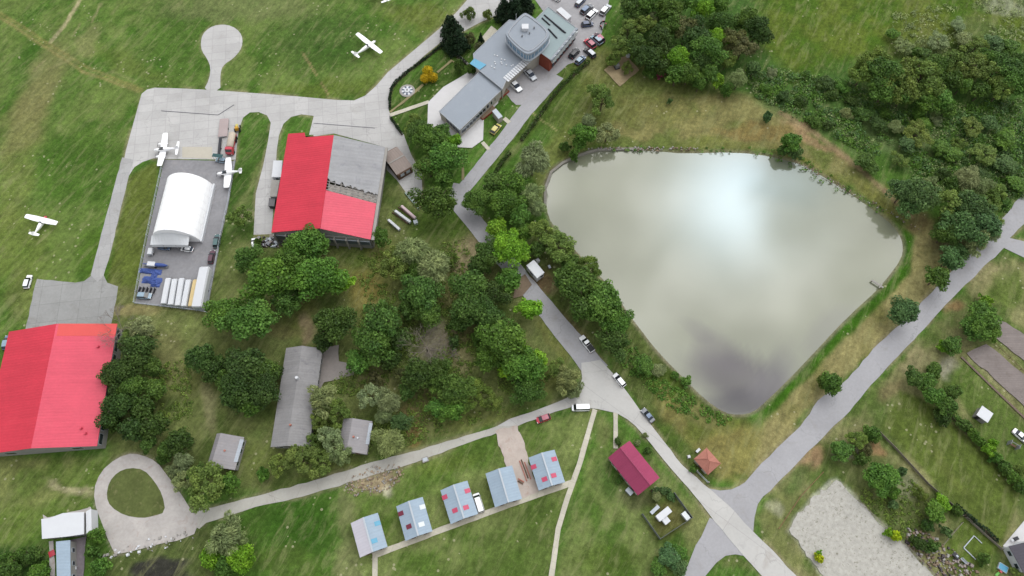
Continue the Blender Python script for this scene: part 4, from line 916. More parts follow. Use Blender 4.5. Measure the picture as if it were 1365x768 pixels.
# ================================================================== VEHICLES
m_tyre = plain('tyre_rubber', (.02, .02, .02), .8, .2); m_rim = plain('rim', (.4, .4, .42), .4, .5, metallic=.6)
m_lampw = plain('headlamp', (.7, .7, .68), .2, .6); m_lampr = plain('tail_lamp', (.35, .02, .02), .3, .5)
m_cg = plain('car_glass', (.015, .018, .022), .08, .7); m_bump = plain('black_plastic', (.03, .03, .032), .6, .3)
def paint(name, c): return surf('paint_'+name, c, .25, .6, .03, .8, 4)
PAINT = {'white': paint('white', (.78, .79, .80)), 'silver': paint('silver', (.45, .47, .5)), 'black': paint('black', (.025, .025, .03)), 'grey': paint('grey', (.13, .14, .16)), 'blue': paint('blue', C(110,134,168)),
 'lblue': paint('lblue', C(165,190,208)), 'red': paint('red', (.42, .04, .06)), 'maroon': paint('maroon', C(104,70,84)), 'yellow': paint('yellow', C(226,214,120)), 'green': paint('green', C(92,124,124)), 'navy': paint('navy', (.05, .07, .13)), 'pink': paint('pink', C(190,96,116))}
def sect(x, w, z0, z1, tw=.9):           # car body cross-section
    return [(x, -w, z0), (x, -w, z0+(z1-z0)*.6), (x, -w*tw, z1), (x, w*tw, z1), (x, w, z0+(z1-z0)*.6), (x, w, z0)]
PRO = {}
def car_proto(kind):
    L = {'hatch': 4.0, 'saloon': 4.6, 'estate': 4.6, 'van': 5.2, 'pickup': 5.3}[kind]; h = L/2
    t = bpy.data.objects.new('parked_car', None); COL.objects.link(t)
    W = .9 if kind != 'van' else 1.0; zb = .85 if kind != 'van' else 1.05
    body = MB().loft([sect(-h, W*.82, .35, zb-.12), sect(-h+.18, W*.95, .25, zb-.02), sect(-h*.6, W, .22, zb+.02), sect(h*.2, W, .22, zb+.03), sect(h*.55, W*.98, .22, zb-.05), sect(h-.25, W*.93, .25, zb-.17), sect(h, W*.75, .35, zb-.3)]).build('body', PAINT['white'], t, bevel=.05)
    gh = {'hatch': (-h+.1, -h+.65, .35, 1.25, 1.45), 'saloon': (-h+.75, -h+1.45, .25, 1.15, 1.42), 'estate': (-h+.12, -h+.55, .35, 1.3, 1.48), 'van': (-h+.05, -h+.25, 1.35, 2.05, 1.95), 'pickup': (-.55, -.15, .65, 1.45, 1.6)}[kind]
    x0, x1, x2, x3, zt = gh
    MB().loft([[(x0, -W*.86, zb-.02), (x0, W*.86, zb-.02), (x0+.02, W*.84, zb), (x0+.02, -W*.84, zb)], [(x1, -W*.88, zb-.02), (x1, W*.88, zb-.02), (x1, W*.7, zt-.04), (x1, -W*.7, zt-.04)], [(x2, -W*.88, zb-.02), (x2, W*.88, zb-.02), (x2, W*.7, zt-.04), (x2, -W*.7, zt-.04)], [(x3, -W*.84, zb-.04), (x3, W*.84, zb-.04), (x3-.02, W*.82, zb-.02), (x3-.02, -W*.82, zb-.02)]]).build('window', m_cg, t)
    MB().loft([[(x1-.05, -W*.72, zt-.06), (x1-.05, W*.72, zt-.06), (x1-.02, W*.68, zt), (x1-.02, -W*.68, zt)], [((x1+x2)/2, -W*.76, zt-.06), ((x1+x2)/2, W*.76, zt-.06), ((x1+x2)/2, W*.7, zt+.04), ((x1+x2)/2, -W*.7, zt+.04)], [(x2+.05, -W*.72, zt-.06), (x2+.05, W*.72, zt-.06), (x2+.02, W*.68, zt), (x2+.02, -W*.68, zt)]]).build('roof', PAINT['white'], t)
    if kind == 'pickup': MB().box((-h+1.1, 0, zb+.06), (1.9, 1.5, .14)).build('load_bed', m_bump, t)
    for sx in (-1, 1):
        for sy in (-1, 1):
            wq = MB().tube((sx*h*.62, sy*(W-.2), .32), (sx*h*.62, sy*(W+.02), .32), .32, None, 14).build('wheel', m_tyre, t)
            MB().tube((sx*h*.62, sy*(W-.1), .32), (sx*h*.62, sy*(W+.035), .32), .18, None, 10).build('rim', m_rim, wq)
    for sy in (-1, 1):
        MB().box((h-.16, sy*W*.68, zb-.28), (.22, .32, .14)).build('headlight', m_lampw, t)
        MB().box((-h+.06, sy*W*.72, zb-.22), (.12, .26, .2)).build('tail_light', m_lampr, t)
        MB().box((x2+.25, sy*(W+.09), zb+.08), (.16, .2, .14)).build('mirror', m_bump, t)
    MB().box((h-.02, 0, .42), (.14, W*1.4, .2)).build('bumper', m_bump, t); MB().box((-h+.02, 0, .42), (.14, W*1.5, .2)).build('bumper', m_bump, t)
    return t, L
def car(kind, rear, front, colr, label, group=None, roof=None, name=None, k=None):
    """rear and front: pixels of the two ends of the car"""
    if kind not in PRO: PRO[kind] = car_proto(kind); first = True
    else: first = False
    src, L = PRO[kind]; o = src if first else copy_tree(src)
    a, b = P(*rear, .7), P(*front, .7); d = b-a; m_ = (a+b)/2
    o.name = name or ('van' if kind == 'van' else 'pickup_truck' if kind == 'pickup' else 'parked_car')
    o.location = (m_.x, m_.y, .03 if k is None else k); o.rotation_euler = (0, 0, math.atan2(d.y, d.x)); s = min(1.12, max(.86, d.length/L)); o.scale = (s, s, s)
    for q in ('group',):
        if q in o: del o[q]
    tag(o, label, 'van' if kind == 'van' else 'pickup' if kind == 'pickup' else 'car', group)
    for c_ in o.children:
        nm = c_.name.split('.')[0]
        if nm in ('body', 'roof'):
            c_.material_slots[0].link = 'OBJECT'; c_.material_slots[0].material = PAINT[(roof or colr) if nm == 'roof' else colr]
    return o
G1 = 'cars in the car park by the brick wing'
car('hatch', (746,0), (735,-6), 'white', 'white car at the top edge, left of the car park', G1)
car('estate', (768,8), (779,-3), 'navy', 'dark car parked uppermost in the row beside the brick wing', G1, 'silver')
car('estate', (775,18), (789,6), 'grey', 'blue-grey car between the dark and the white car in the car park', G1, 'blue')
car('estate', (782,26), (796,12), 'white', 'white car third down in the slanted row of the car park', G1)
car('hatch', (775,33), (791,31), 'navy', 'dark car parked nearly level, under the white one', G1)
car('estate', (801,20), (813,6), 'silver', 'silver car standing apart on the grass right of the row', G1, 'white')
car('hatch', (805,57), (792,44), 'maroon', 'maroon car behind the silver-blue one in the slanted lower rows', G1, 'pink')
car('hatch', (803,59), (788.5,46.5), 'lblue', 'silver-blue car between the red and the maroon car', G1)
car('hatch', (793,64), (780,52), 'red', 'red car with a pale roof in the slanted row', G1, 'pink')
car('estate', (793,76), (779.5,64), 'black', 'black car with a silver roof below the red one', G1, 'silver')
car('hatch', (760,77), (771,65), 'black', 'black car standing close to the brick wall', G1)
car('hatch', (768,85), (779,75), 'blue', 'blue car on the verge at the end of the brick wing', G1, 'lblue')
car('saloon', (700,92), (713.5,106), 'silver', 'silver saloon with dark windscreen in the forecourt', G1)
car('saloon', (680,107), (694,121), 'white', 'white saloon close to the entrance louvres in the forecourt', G1)
car('hatch', (655.5,178), (666,165.5), 'yellow', 'yellow car on the grass beside the white terrace')
car('pickup', (790.5,468.5), (774.5,448), 'white', 'white pickup with a black open load bed parked on the lake side of the road', None, 'white')
car('estate', (832,514), (819.5,499), 'white', 'white estate car on the right verge of the main road', None)
car('saloon', (870.5,561.5), (857,545.5), 'grey', 'grey-blue saloon on the right verge, nearest the maroon house', None, 'blue')
car('van', (784.5,543), (764,543.5), 'white', 'white van at the mouth of the lane', None)
car('hatch', (733.5,554.5), (715,561), 'red', 'crimson car on the grass below the lane', None, 'pink')
car('estate', (34,384), (39,366.5), 'white', 'white car on the airfield grass left of the parking slab')
car('hatch', (6.5,466), (11,447), 'blue', 'pale blue car at the left edge beside the big hangar', None, 'lblue')
car('van', (641,680), (635,661), 'white', 'narrow white van between two cabins')
car('estate', (287,330), (290,312), 'green', 'teal car by the right kerb of the tent yard')
car('estate', (280,351), (283.5,333.5), 'maroon', 'maroon car by the right kerb of the tent yard, beside the trailers')
car('hatch', (182,393.5), (201.5,394.5), 'lblue', 'pale blue car at the lower left corner of the tent yard')
car('hatch', (211,328), (226,330), 'blue', 'blue car half under the tent porch')
car('hatch', (256,332.5), (242,330.5), 'white', 'white car half under the right side of the tent porch')
car('hatch', (340,333), (338.5,317), 'white', 'white car parked beside the scrap by the half-stripped hangar')
car('hatch', (299,214), (291,212.5), 'lblue', 'pale blue car beside the white aircraft in the yard')
car('saloon', (1354,575), (1368,587), 'white', 'white car at the right edge on the garden lawn')
for i, (x, y) in enumerate(((803,31),(807,35),(801,38))):
    p = P(x, y); t = thing('motorcycle', ['black motorcycle, uppermost of three beside the slanted cars', 'black motorcycle, rightmost of three beside the slanted cars', 'black motorcycle, lowest of three beside the slanted cars'][i], 'motorcycle', (p.x, p.y, .03), R(30+i*40), 'motorcycles in the car park')
    for s in (-1, 1): MB().tube((s*.68, -.07, .32), (s*.68, .07, .32), .32, None, 12).build('wheel', m_tyre, t)
    MB().loft([[(-.7, -.1, .7), (-.7, .1, .7), (-.7, .1, .8), (-.7, -.1, .8)], [(0, -.18, .4), (0, .18, .4), (0, .15, .85), (0, -.15, .85)], [(.45, -.12, .6), (.45, .12, .6), (.45, .1, .95), (.45, -.1, .95)]]).build('frame', m_bump, t)
    MB().box((-.3, 0, .84), (.6, .26, .1)).build('seat', m_dark, t); MB().tube((.45, -.35, 1.05), (.45, .35, 1.05), .025).build('handlebar', m_grey, t); MB().box((.15, 0, .92), (.4, .24, .2)).build('tank', PAINT['red'], t)
# ---- glider trailers
def trailer(name, label, cat, top, bot, wpx, h, mat, group=None, endm=None):
    a, b = P(*top, h), P(*bot, h); d = a-b; m_ = (a+b)/2; W = wpx/ppm(*top, h); L = d.length
    t = thing(name, label, cat, (m_.x, m_.y, .03), math.atan2(d.y, d.x)-math.pi/2, group)
    z0 = .45; rr = []
    for s, kx, kz in ((-1, .9, .85), (-.97, 1, .97), (0, 1, 1), (.9, 1, .97), (1, .8, .7)):
        rr.append([(-W/2*kx, s*L/2, z0), (-W/2*kx, s*L/2, z0+(h-z0)*.8*kz), (-W/2*kx*.8, s*L/2, z0+(h-z0)*kz), (W/2*kx*.8, s*L/2, z0+(h-z0)*kz), (W/2*kx, s*L/2, z0+(h-z0)*.8*kz), (W/2*kx, s*L/2, z0)])
    MB().loft(rr).build('body', mat, t)
    for s in (-1, 1): MB().tube((s*(W/2-.15), -.4, .3), (s*(W/2+.02), -.4, .3), .3, None, 12).build('wheel', m_tyre, t)
    MB().tube((0, L/2-.1, .5), (0, L/2+.9, .45), .05).build('drawbar', m_grey, t)
    MB().box((0, -L/2-.01, z0+(h-z0)*.42), (W*.6, .04, (h-z0)*.6)).build('hatch', m_trim, t)
    return t
GT = 'long glider trailers side by side in the tent yard'
ordn = ['leftmost', 'second from the left', 'third from the left', 'fourth from the left']
for i, (tx, ty, bx, by) in enumerate(((223.8,370,217,404.5),(232.5,371,226.5,406),(241.5,370,235.8,407),(250.8,372,244,408))):
    trailer('glider_trailer', 'long white trailer, '+ordn[i]+', in the row in the tent yard', 'trailer', (tx, ty), (bx, by), 7.2, 1.6, m_white, GT)
trailer('glider_trailer', 'cream yellow trailer beside the big white one in the tent yard', 'trailer', (260,372), (253,408), 6.0, 1.5, plain('cream_paint', C(240,214,156)), GT)
trailer('box_trailer', 'largest white box trailer at the corner of the tent yard', 'trailer', (272,354), (261,409), 14, 2.8, m_white)
trailer('small_trailer', 'short white trailer beside the left corner of the tent porch', 'trailer', (200.5,330), (198.5,338.5), 6.5, 1.4, m_white)
trailer('glider_trailer', 'pinkish trailer, rightmost of three on the grass by the stripped hangar', 'trailer', (534.5,273.5), (553.5,290), 3.6, 1.3, plain('pink_white', C(232,206,210)), 'narrow trailers on the grass by the half-stripped hangar')
trailer('glider_trailer', 'white trailer in the middle of the three on the grass', 'trailer', (526,280), (547,295.5), 3.8, 1.3, m_white, 'narrow trailers on the grass by the half-stripped hangar')
trailer('glider_trailer', 'white trailer nearest the hangar of the three on the grass', 'trailer', (517,292), (532.5,305.5), 3.8, 1.3, m_white, 'narrow trailers on the grass by the half-stripped hangar')
for i, q in enumerate((((531,276),(551,292)), ((523,283),(544,298.5)))):
    a, b = P(*q[0], .3), P(*q[1], .3); m_ = MB().tube(a, b, .16, None, 6); o = m_.build('timber_beam', m_wood); tag(o, ['brown beam between the two upper trailers on the grass', 'brown beam below the middle trailer on the grass'][i], 'beam', 'beams between the trailers on the grass')
a, b = P(540,257,.4), P(558.5,279,.4); tag(MB().tube(a, b, .2, None, 8).build('pipe', plain('pale_teal', C(176,200,192))), 'long pale teal pipe lying along the edge of the ramp', 'pipe')
# ---- aircraft
def ring_(x, w, h, z, n=14): return [(x, w*math.cos(2*math.pi*i/n), z+h*math.sin(2*math.pi*i/n)) for i in range(n)]
m_air = plain('aircraft_white', (.82, .82, .83), .3, .5, amp=.02); m_airr = plain('aircraft_red', (.5, .06, .07), .3, .5)
def plane(label, nose, tail, span_px, nosemat=None, kind='high', group='parked light aircraft', L=8.0, tailspan=3.3, chord=1.6, pod=False, wingpos=.26, wing=None):
    a, b = P(*nose, 1.5), P(*tail, 1.5); d = a-b; m_ = (a+b)/2; L = d.length; sp = span_px
    if wing:                                # wing tips fix heading, span and place
        w0, w1 = P(*wing[0], 1.9), P(*wing[1], 1.9); wd = w1-w0; sp = wd.length; hd = Vector((-wd.y, wd.x, 0)).normalized()
        if hd.dot(d) < 0: hd = -hd
        m_ = (w0+w1)/2-hd*(L/2-L*wingpos); d = hd*L
    t = thing('light_aircraft', label, 'aircraft', (m_.x, m_.y, .03), math.atan2(d.y, d.x), group); h = L/2
    zf = 1.25
    MB().loft([ring_(-h, .06, .08, zf+.35), ring_(-h*.6, .22, .26, zf+.2), ring_(-h*.1, .5, .6, zf+.08), ring_(h*.3, .58, .68, zf+.05), ring_(h*.62, .52, .5, zf-.05), ring_(h*.93, .38, .38, zf-.08), ring_(h*.99, .15, .15, zf-.08)]).build('fuselage', m_air, t, smooth=True)
    if nosemat: MB().loft([ring_(h*.66, .54, .53, zf-.06), ring_(h*.94, .4, .4, zf-.08), ring_(h*1.0, .15, .15, zf-.08)]).build('cowling', nosemat, t, smooth=True)
    xw = h-L*wingpos; zw = zf+.72 if kind == 'high' else zf-.35; wm_ = MB()
    def foil(x, y, c, z): return [(x+c*.45, y, z), (x+c*.3, y, z+c*.07), (x-c*.1, y, z+c*.07), (x-c*.55, y, z+.01), (x-c*.1, y, z-c*.03), (x+c*.3, y, z-c*.03)]
    dh = .12 if kind == 'high' else .5
    wm_.loft([foil(xw-.05, -sp/2, chord*.62, zw+dh), foil(xw, -sp/2+.25, chord*.78, zw+dh), foil(xw, -sp*.22, chord, zw+dh*.4), foil(xw, 0, chord, zw), foil(xw, sp*.22, chord, zw+dh*.4), foil(xw, sp/2-.25, chord*.78, zw+dh), foil(xw-.05, sp/2, chord*.62, zw+dh)]).build('wing', m_air, t)
    MB().loft([foil(-h*.86, -tailspan/2, .6, zf+.38), foil(-h*.84, 0, 1.0, zf+.38), foil(-h*.86, tailspan/2, .6, zf+.38)]).build('tailplane', m_air, t)
    MB().loft([[(-h*.98, -.05, zf+.3), (-h*.98, .05, zf+.3), (-h*.62, .04, zf+.3), (-h*.62, -.04, zf+.3)], [(-h*1.02, -.03, zf+1.5), (-h*1.02, .03, zf+1.5), (-h*.86, .03, zf+1.5), (-h*.86, -.03, zf+1.5)]]).build('fin', m_air, t)
    MB().loft([[(h*.60, -.4, zf+.38), (h*.60, .4, zf+.38), (h*.58, .3, zf+.42), (h*.58, -.3, zf+.42)], [(h*.42, -.46, zf+.4), (h*.42, .46, zf+.4), (h*.40, .36, zf+.78), (h*.40, -.36, zf+.78)], [(h*.2, -.5, zf+.4), (h*.2, .5, zf+.4), (h*.2, .4, zf+.74), (h*.2, -.4, zf+.74)]]).build('windscreen', m_cg, t)
    if not pod:
        MB().box((h*1.02, 0, zf-.08), (.06, 1.8, .14)).build('propeller', m_dark, t); MB().tube((h*.98, 0, zf-.08), (h*1.05, 0, zf-.08), .16, .04, 8).build('spinner', nosemat or m_air, t)
    else:
        for s in (-1, 1):
            e = MB().loft([ring_(xw-1.2, .12, .12, zw+.1), ring_(xw-.4, .34, .34, zw+.08), ring_(xw+.9, .4, .38, zw+.02), ring_(xw+1.6, .26, .26, zw), ring_(xw+1.75, .1, .1, zw)]).build('engine', m_air, t, smooth=True)
            for v in e.data.vertices: v.co.y += s*sp*.19
            MB().box((xw+1.8, s*sp*.19, zw), (.05, 1.7, .12)).build('propeller', m_dark, t)
    if kind == 'high':
        for s in (-1, 1): MB().tube((xw+.1, s*.5, zf-.45), (xw, s*sp*.24, zw+.03), .05, None, 6).build('strut', m_air, t)
    for x, y in ((xw-.2, -1.1), (xw-.2, 1.1), (h*.72, 0)):
        MB().tube((x, y*.4, zf-.4), (x, y, .35), .05, None, 6).build('gear_leg', m_grey, t); MB().tube((x, y-.08, .22), (x, y+.08, .22), .22, None, 12).build('wheel', m_tyre, t)
    return t
plane('white high-wing aeroplane with a red nose on the grass at far left', (60.5,287), (50,314), 9.6, m_airr, wing=((34.5,288),(77,298)), wingpos=.24, tailspan=3.1)
plane('white high-wing aeroplane on the grass above the taxiway bend', (500.5,50.5), (479,75), 10.6, None, wing=((476,45),(509,71)), wingpos=.26, tailspan=3.6)
plane('white aeroplane cut by the top edge of the photo', (506,-16), (517,2), 10.4, None, wingpos=.3, tailspan=4.2)
plane('white twin-engined aeroplane on the concrete at the yard corner', (203.5,195), (236,199.5), 10.6, None, 'low', wing=((219,176),(211,220)), wingpos=.33, tailspan=4.6, chord=1.9, pod=True)
plane('white aeroplane with a pointed tail beside the rounded end of the tent', (288,228), (321.5,229.5), 9.3, None, 'low', wing=((303,209),(300.5,249)), wingpos=.40, tailspan=1.8, chord=2.0)
# ---- fuel truck and odd items on the apron
a, b = P(310,177,1.6), P(304.5,204,1.6); d = b-a; m_ = (a+b)/2
t = thing('fuel_truck', 'red lorry with a long cream tank at the edge of the apron', 'truck', (m_.x, m_.y, .03), math.atan2(d.y, d.x)); L = d.length
MB().box((0, 0, .7), (L, 1.7, .35)).build('chassis', PAINT['red'], t)
MB().loft([ring_(-L*.5, .75, .55, 1.55), ring_(-L*.47, 1.0, .75, 1.6), ring_(L*.2, 1.0, .75, 1.6), ring_(L*.23, .75, .55, 1.55)]).build('tank', plain('cream_tank', C(214,200,182)), t, smooth=True)
MB().loft([sect(L*.25, 1.1, .5, 2.2), sect(L*.38, 1.12, .5, 2.3), sect(L*.46, 1.1, .5, 1.6), sect(L*.5, 1.0, .5, 1.3)]).build('cab', PAINT['red'], t, bevel=.05)
MB().loft([sect(L*.385, 1.0, 1.5, 2.25), sect(L*.465, 1.0, 1.3, 1.62)]).build('windscreen', m_cg, t)
for x in (-L*.35, -L*.2, L*.36):
    for s in (-1, 1): MB().tube((x, s*.8, .48), (x, s*1.12, .48), .48, None, 14).build('wheel', m_tyre, t)
for s in (-1, 1): MB().box((L*.5, s*.75, .9), (.1, .3, .2)).build('headlight', m_lampw, t)
trailer('flatbed_trailer', 'long dark flatbed trailer beside the red lorry', 'trailer', (293.5,183), (291,207), 3.2, .9, m_dark)
trailer('flatbed_trailer', 'faded pink flatbed trailer on the apron above the red lorry', 'trailer', (299,158), (296.5,182), 12, .62, surf('faded_pink', C(196,180,178), .9, .1, .08), None)
p = P(317.5,173); t = thing('tractor', 'small yellow tractor on the grass edge right of the red lorry', 'tractor', (p.x, p.y, .03), R(100))
MB().box((.5, 0, .95), (1.3, .7, .6)).build('bonnet', PAINT['yellow'], t, bevel=.06); MB().box((-.5, 0, 1.2), (.9, 1.0, 1.1), top=.85).build('cab', plain('orange_paint', C(226,170,60)), t)
for x, r_ in ((.9, .35), (-.6, .6)):
    for s in (-1, 1): MB().tube((x, s*.55, r_), (x, s*.8, r_), r_, None, 14).build('wheel', m_tyre, t)
p = P(290,207.5,2.2); t = thing('awning', 'dark teal canopy frame at the foot of the flatbed trailer', 'canopy', (p.x, p.y, .03), R(-8))
MB().box((0, 0, 2.2), (3.0, 1.1, .08)).build('cover', plain('teal', C(58,96,98)), t)
for sx in (-1, 1):
    for sy in (-1, 1): MB().tube((sx*1.4, sy*.45, 0), (sx*1.4, sy*.45, 2.2), .04).build('post', m_grey, t)
# blue tarpaulins / glider on stands in the yard
m_tarp = surf('blue_tarpaulin', C(74,98,168), .6, .3, .2, .8, 3)
for i, (x, y, w_, l_, lb) in enumerate(((201,362,6.2,1.5,'upper blue tarpaulin bundle near the left kerb of the tent yard'),(206,367,1.6,3.4,'upright blue tarpaulin bundle joining the other two'),(203,374,5.2,2.0,'lower blue tarpaulin bundle above the pale blue car'),(208,378,2.4,2.2,'smallest blue tarpaulin bundle, lowest of the four'))):
    p = P(x, y); random.seed(i+40); m_ = MB(); nx, ny = 9, 6; vs = []
    for a_ in range(nx+1):
        for b_ in range(ny+1):
            u, v = a_/nx-.5, b_/ny-.5; e = min(1, 4*min(.5-abs(u), .5-abs(v)))
            vs.append((u*w_+random.uniform(-.15, .15), v*l_+random.uniform(-.12, .12), .05+e*(.35+random.uniform(0, .35))))
    m_.add(vs, [(a_*(ny+1)+b_, (a_+1)*(ny+1)+b_, (a_+1)*(ny+1)+b_+1, a_*(ny+1)+b_+1) for a_ in range(nx) for b_ in range(ny)])
    o = m_.build('tarpaulin', m_tarp); o.location = (p.x, p.y, .04); o.rotation_euler.z = R(-6); tag(o, lb, 'tarpaulin', 'blue tarpaulins in the tent yard')
p = P(209,355); t = thing('sailplane_trailer', 'narrow trailer carrying a blue and white glider hull, left side of the tent yard', 'trailer', (p.x, p.y, .03), R(-5))
MB().box((0, 0, .5), (6.6, .9, .15)).build('frame', m_grey, t); MB().loft([ring_(-3.4, .08, .08, .95), ring_(-1.2, .25, .25, .95), ring_(.6, .5, .45, 1.0), ring_(2.4, .45, .4, 1.0), ring_(3.4, .1, .1, .95)]).build('hull', m_tarp, t, smooth=True)
MB().box((-.9, 0, 1.15), (2.1, 1.25, .75)).build('cover', m_white, t, bevel=.1)
for s in (-1, 1): MB().tube((0, s*.5, .3), (0, s*.65, .3), .3, None, 12).build('wheel', m_tyre, t)
p = P(196,387,.4); t = thing('frame_stack', 'dark metal frames stacked above the pale blue car in the tent yard', 'frames', (p.x, p.y, .03), R(-5))
for k in range(5): MB().box((-2+k, 0, .4), (.12, 1.6, .8)).build('frame', m_dark, t)
MB().box((0, .7, .4), (4.6, .1, .1)).build('rail', m_grey, t); MB().box((0, -.7, .4), (4.6, .1, .1)).build('rail', m_grey, t)
# ---- fences
def fence(name, label, px, hgt, post, mat, rails=2, panel=None, group=None, dens=3.0, cat='fence'):
    pts = [P(*q) for q in px]; o0_ = pts[0].copy(); t = thing(name, label, cat, (o0_.x, o0_.y, 0), 0, group); rl = MB(); ps = []
    for a, b in zip(pts[:-1], pts[1:]):
        d = b-a; n = max(1, int(d.length/dens))
        for k in range(n): ps.append(a+d*k/n)
        for r_ in range(rails):
            z = hgt*(1-r_*.8/max(1, rails)) - .06; rl.tube(a-o0_+Vector((0, 0, z)), b-o0_+Vector((0, 0, z)), .045, None, 4)
        if panel: rl.prism([((a-o0_).x, (a-o0_).y), ((b-o0_).x, (b-o0_).y), ((b-o0_).x+.06, (b-o0_).y+.06), ((a-o0_).x+.06, (a-o0_).y+.06)], .1, hgt-.1)
    ps.append(pts[-1])
    rl.build('mesh_panel' if panel else 'rail', panel or mat, t)
    for p in ps[:99]: MB().box((p.x-o0_.x, p.y-o0_.y, hgt/2), (post, post, hgt)).build('post', mat, t)
    return t
fence('yard_fence', 'pale low fence round the left, lower and right sides of the tent yard', [(219,213),(197,315),(188,360),(180,404.5),(262,414.5),(276,417),(296,310),(305,270),(314,215)], 1.1, .14, m_trim, 2)
fence('compound_fence', 'dark grey fence round a small square plot below the maroon house', [(855,686),(878.6,719),(921,691),(897,658)], 1.8, .14, plain('fence_grey', C(112,118,116)), 2, plain('fence_mesh', C(120,126,122), amp=.2))
fence('garden_fence', 'pale boarded fence between the mown lawn and the orchard garden', [(1166,572),(1192,598),(1235,645),(1268,674),(1281,688)], 1.1, .14, plain('fence_pale', C(160,152,136)), 2, plain('fence_board', C(156,148,134), amp=.2))
fence('garden_fence', 'pale fence between the play lawn and the mown lawn', [(1286,690),(1310,712),(1334,733)], 1.1, .14, MATS['fence_pale'], 2, MATS['fence_board'])
fence('garden_fence', 'low fence along the upper right side of the white sand lot', [(1143,667),(1180,704),(1213,733),(1246,768)], .9, .12, MATS['fence_pale'], 2)
fence('garden_fence', 'rust-brown fence along the upper left side of the white sand lot', [(1096,630),(1066,662),(1037,705)], .9, .12, plain('rusty', C(150,116,84)), 2)
fence('garden_fence', 'wire fence between the two ploughed beds at the right edge', [(1318,452),(1345,478),(1375,508)], .8, .1, m_wood, 2)
fence('garden_fence', 'pale fence from the orchard to the rubble heap', [(1256,726),(1272,707),(1281,697)], .9, .12, MATS['fence_pale'], 2)
# ---- small things
def simple(name, label, cat, px, parts, rz=0, group=None):
    p = P(*px); t = thing(name, label, cat, (p.x, p.y, .03), rz, group)
    for nm, mat, bx in parts:
        m_ = MB()
        for b in bx: m_.box(b[:3], b[3:6])
        m_.build(nm, mat, t)
    return t
simple('jetty', 'small wooden fishing jetty on the right bank of the lake', 'jetty', (1169,379), [('deck', m_conc, [(0, 0, .25, 3.4, .5, .1)]), ('leg', m_wood, [(-1.5, .2, -.4, .1, .1, 1.4)]), ('leg', m_wood, [(-1.5, -.2, -.4, .1, .1, 1.4)]), ('crossbar', m_conc, [(.9, 0, .34, .3, 1.6, .08)])], R(-40))
simple('beehive_trailer', 'white oblong box in the fenced plot below the maroon house', 'box', (883,686), [('body', m_white, [(0, 0, .9, 3.6, 1.4, 1.3)]), ('lid', m_white, [(0, 0, 1.6, 3.7, 1.5, .12)]), ('foot', m_dark, [(-1.3, 0, .12, .2, 1.2, .24), (1.3, 0, .12, .2, 1.2, .24)])], R(36))
simple('storage_box', 'small white box touching the oblong one in the fenced plot', 'box', (886.5,694.5), [('body', m_white, [(0, 0, .6, 1.4, 1.3, 1.1)]), ('lid', m_white, [(0, 0, 1.2, 1.5, 1.4, .1)])], R(36))
simple('storage_box', 'white box by the right corner of the fenced plot', 'box', (912.5,688.5), [('body', m_white, [(0, 0, .7, 1.0, 1.8, 1.3)]), ('lid', m_skyw, [(0, 0, 1.4, 1.1, 1.9, .1)])], R(36))
simple('storage_box', 'pale grey low box at the upper left of the fenced plot', 'box', (872,680), [('body', m_conc, [(0, 0, .4, .7, 2.4, .7)]), ('lid', m_trim, [(0, 0, .8, .8, 2.5, .1)])], R(-50))
simple('water_tank', 'grey tank standing on the pale timber platform', 'tank', (822,91), [('base', m_dark, [(0, 0, .3, 1.5, 1.5, .5)]), ('body', m_grey, [(0, 0, 1.1, 1.2, 1.2, 1.1)])], R(20))
simple('storage_box', 'small white box at the top corner of the pale timber platform', 'box', (836.5,76.5), [('body', m_white, [(0, 0, .6, .9, .9, 1.1)]), ('lid', m_trim, [(0, 0, 1.2, 1, 1, .08)])], R(20))
simple('storage_box', 'little pale green box beside the narrow trailers on the grass', 'box', (554.5,298), [('body', plain('mint', C(206,224,206)), [(0, 0, .5, 1.0, 1.0, .9)]), ('lid', m_trim, [(0, 0, 1, 1.1, 1.1, .08)])], R(20))
simple('outhouse', 'white cube shed on the lawn with a pale roof, right part of the photo', 'shed', (1305.5,555), [('wall', m_gwall, [(0, 0, 1.0, 2.6, 2.7, 2.0)]), ('roof', m_white, [(0, 0, 2.08, 2.9, 3.0, .16)]), ('door', m_dark, [(-.6, -1.36, .9, .8, .06, 1.7)])], R(-42))
simple('pool', 'small turquoise paddling pool at the lower right corner', 'pool', (1335.5,757), [('basin', m_trim, [(0, 0, .25, 2.0, 1.5, .45)]), ('water', m_skyb, [(0, 0, .48, 1.8, 1.3, .06)])], R(-35))
simple('slide', 'green and red toy slide by the paddling pool', 'slide', (1328,765), [('chute', plain('toy_green', C(120,190,90)), [(0, 0, .5, 1.4, .5, .1)]), ('ladder', PAINT['red'], [(.7, 0, .5, .3, .5, 1.0)])], R(35))
t = simple('play_frame', 'white rectangular frame lying on the play lawn', 'frame', (1299,730), [], R(40))
for nm, b in (('bar', (0, 1.6, .12, 4.0, .2, .14)), ('bar', (-2.0, 0, .12, .2, 3.2, .14)), ('bar', (2.0, .5, .12, .15, 2.0, .12))): MB().box(b[:3], b[3:]).build(nm, m_trim, t)
simple('garden_bench', 'pale bench at the lower left of the play lawn', 'bench', (1283,748), [('seat', m_trim, [(0, 0, .45, 1.5, .4, .06)]), ('leg', m_grey, [(-.6, 0, .22, .08, .4, .44)]), ('leg', m_grey, [(.6, 0, .22, .08, .4, .44)]), ('backrest', m_trim, [(0, .2, .75, 1.5, .05, .4)])], R(-50))
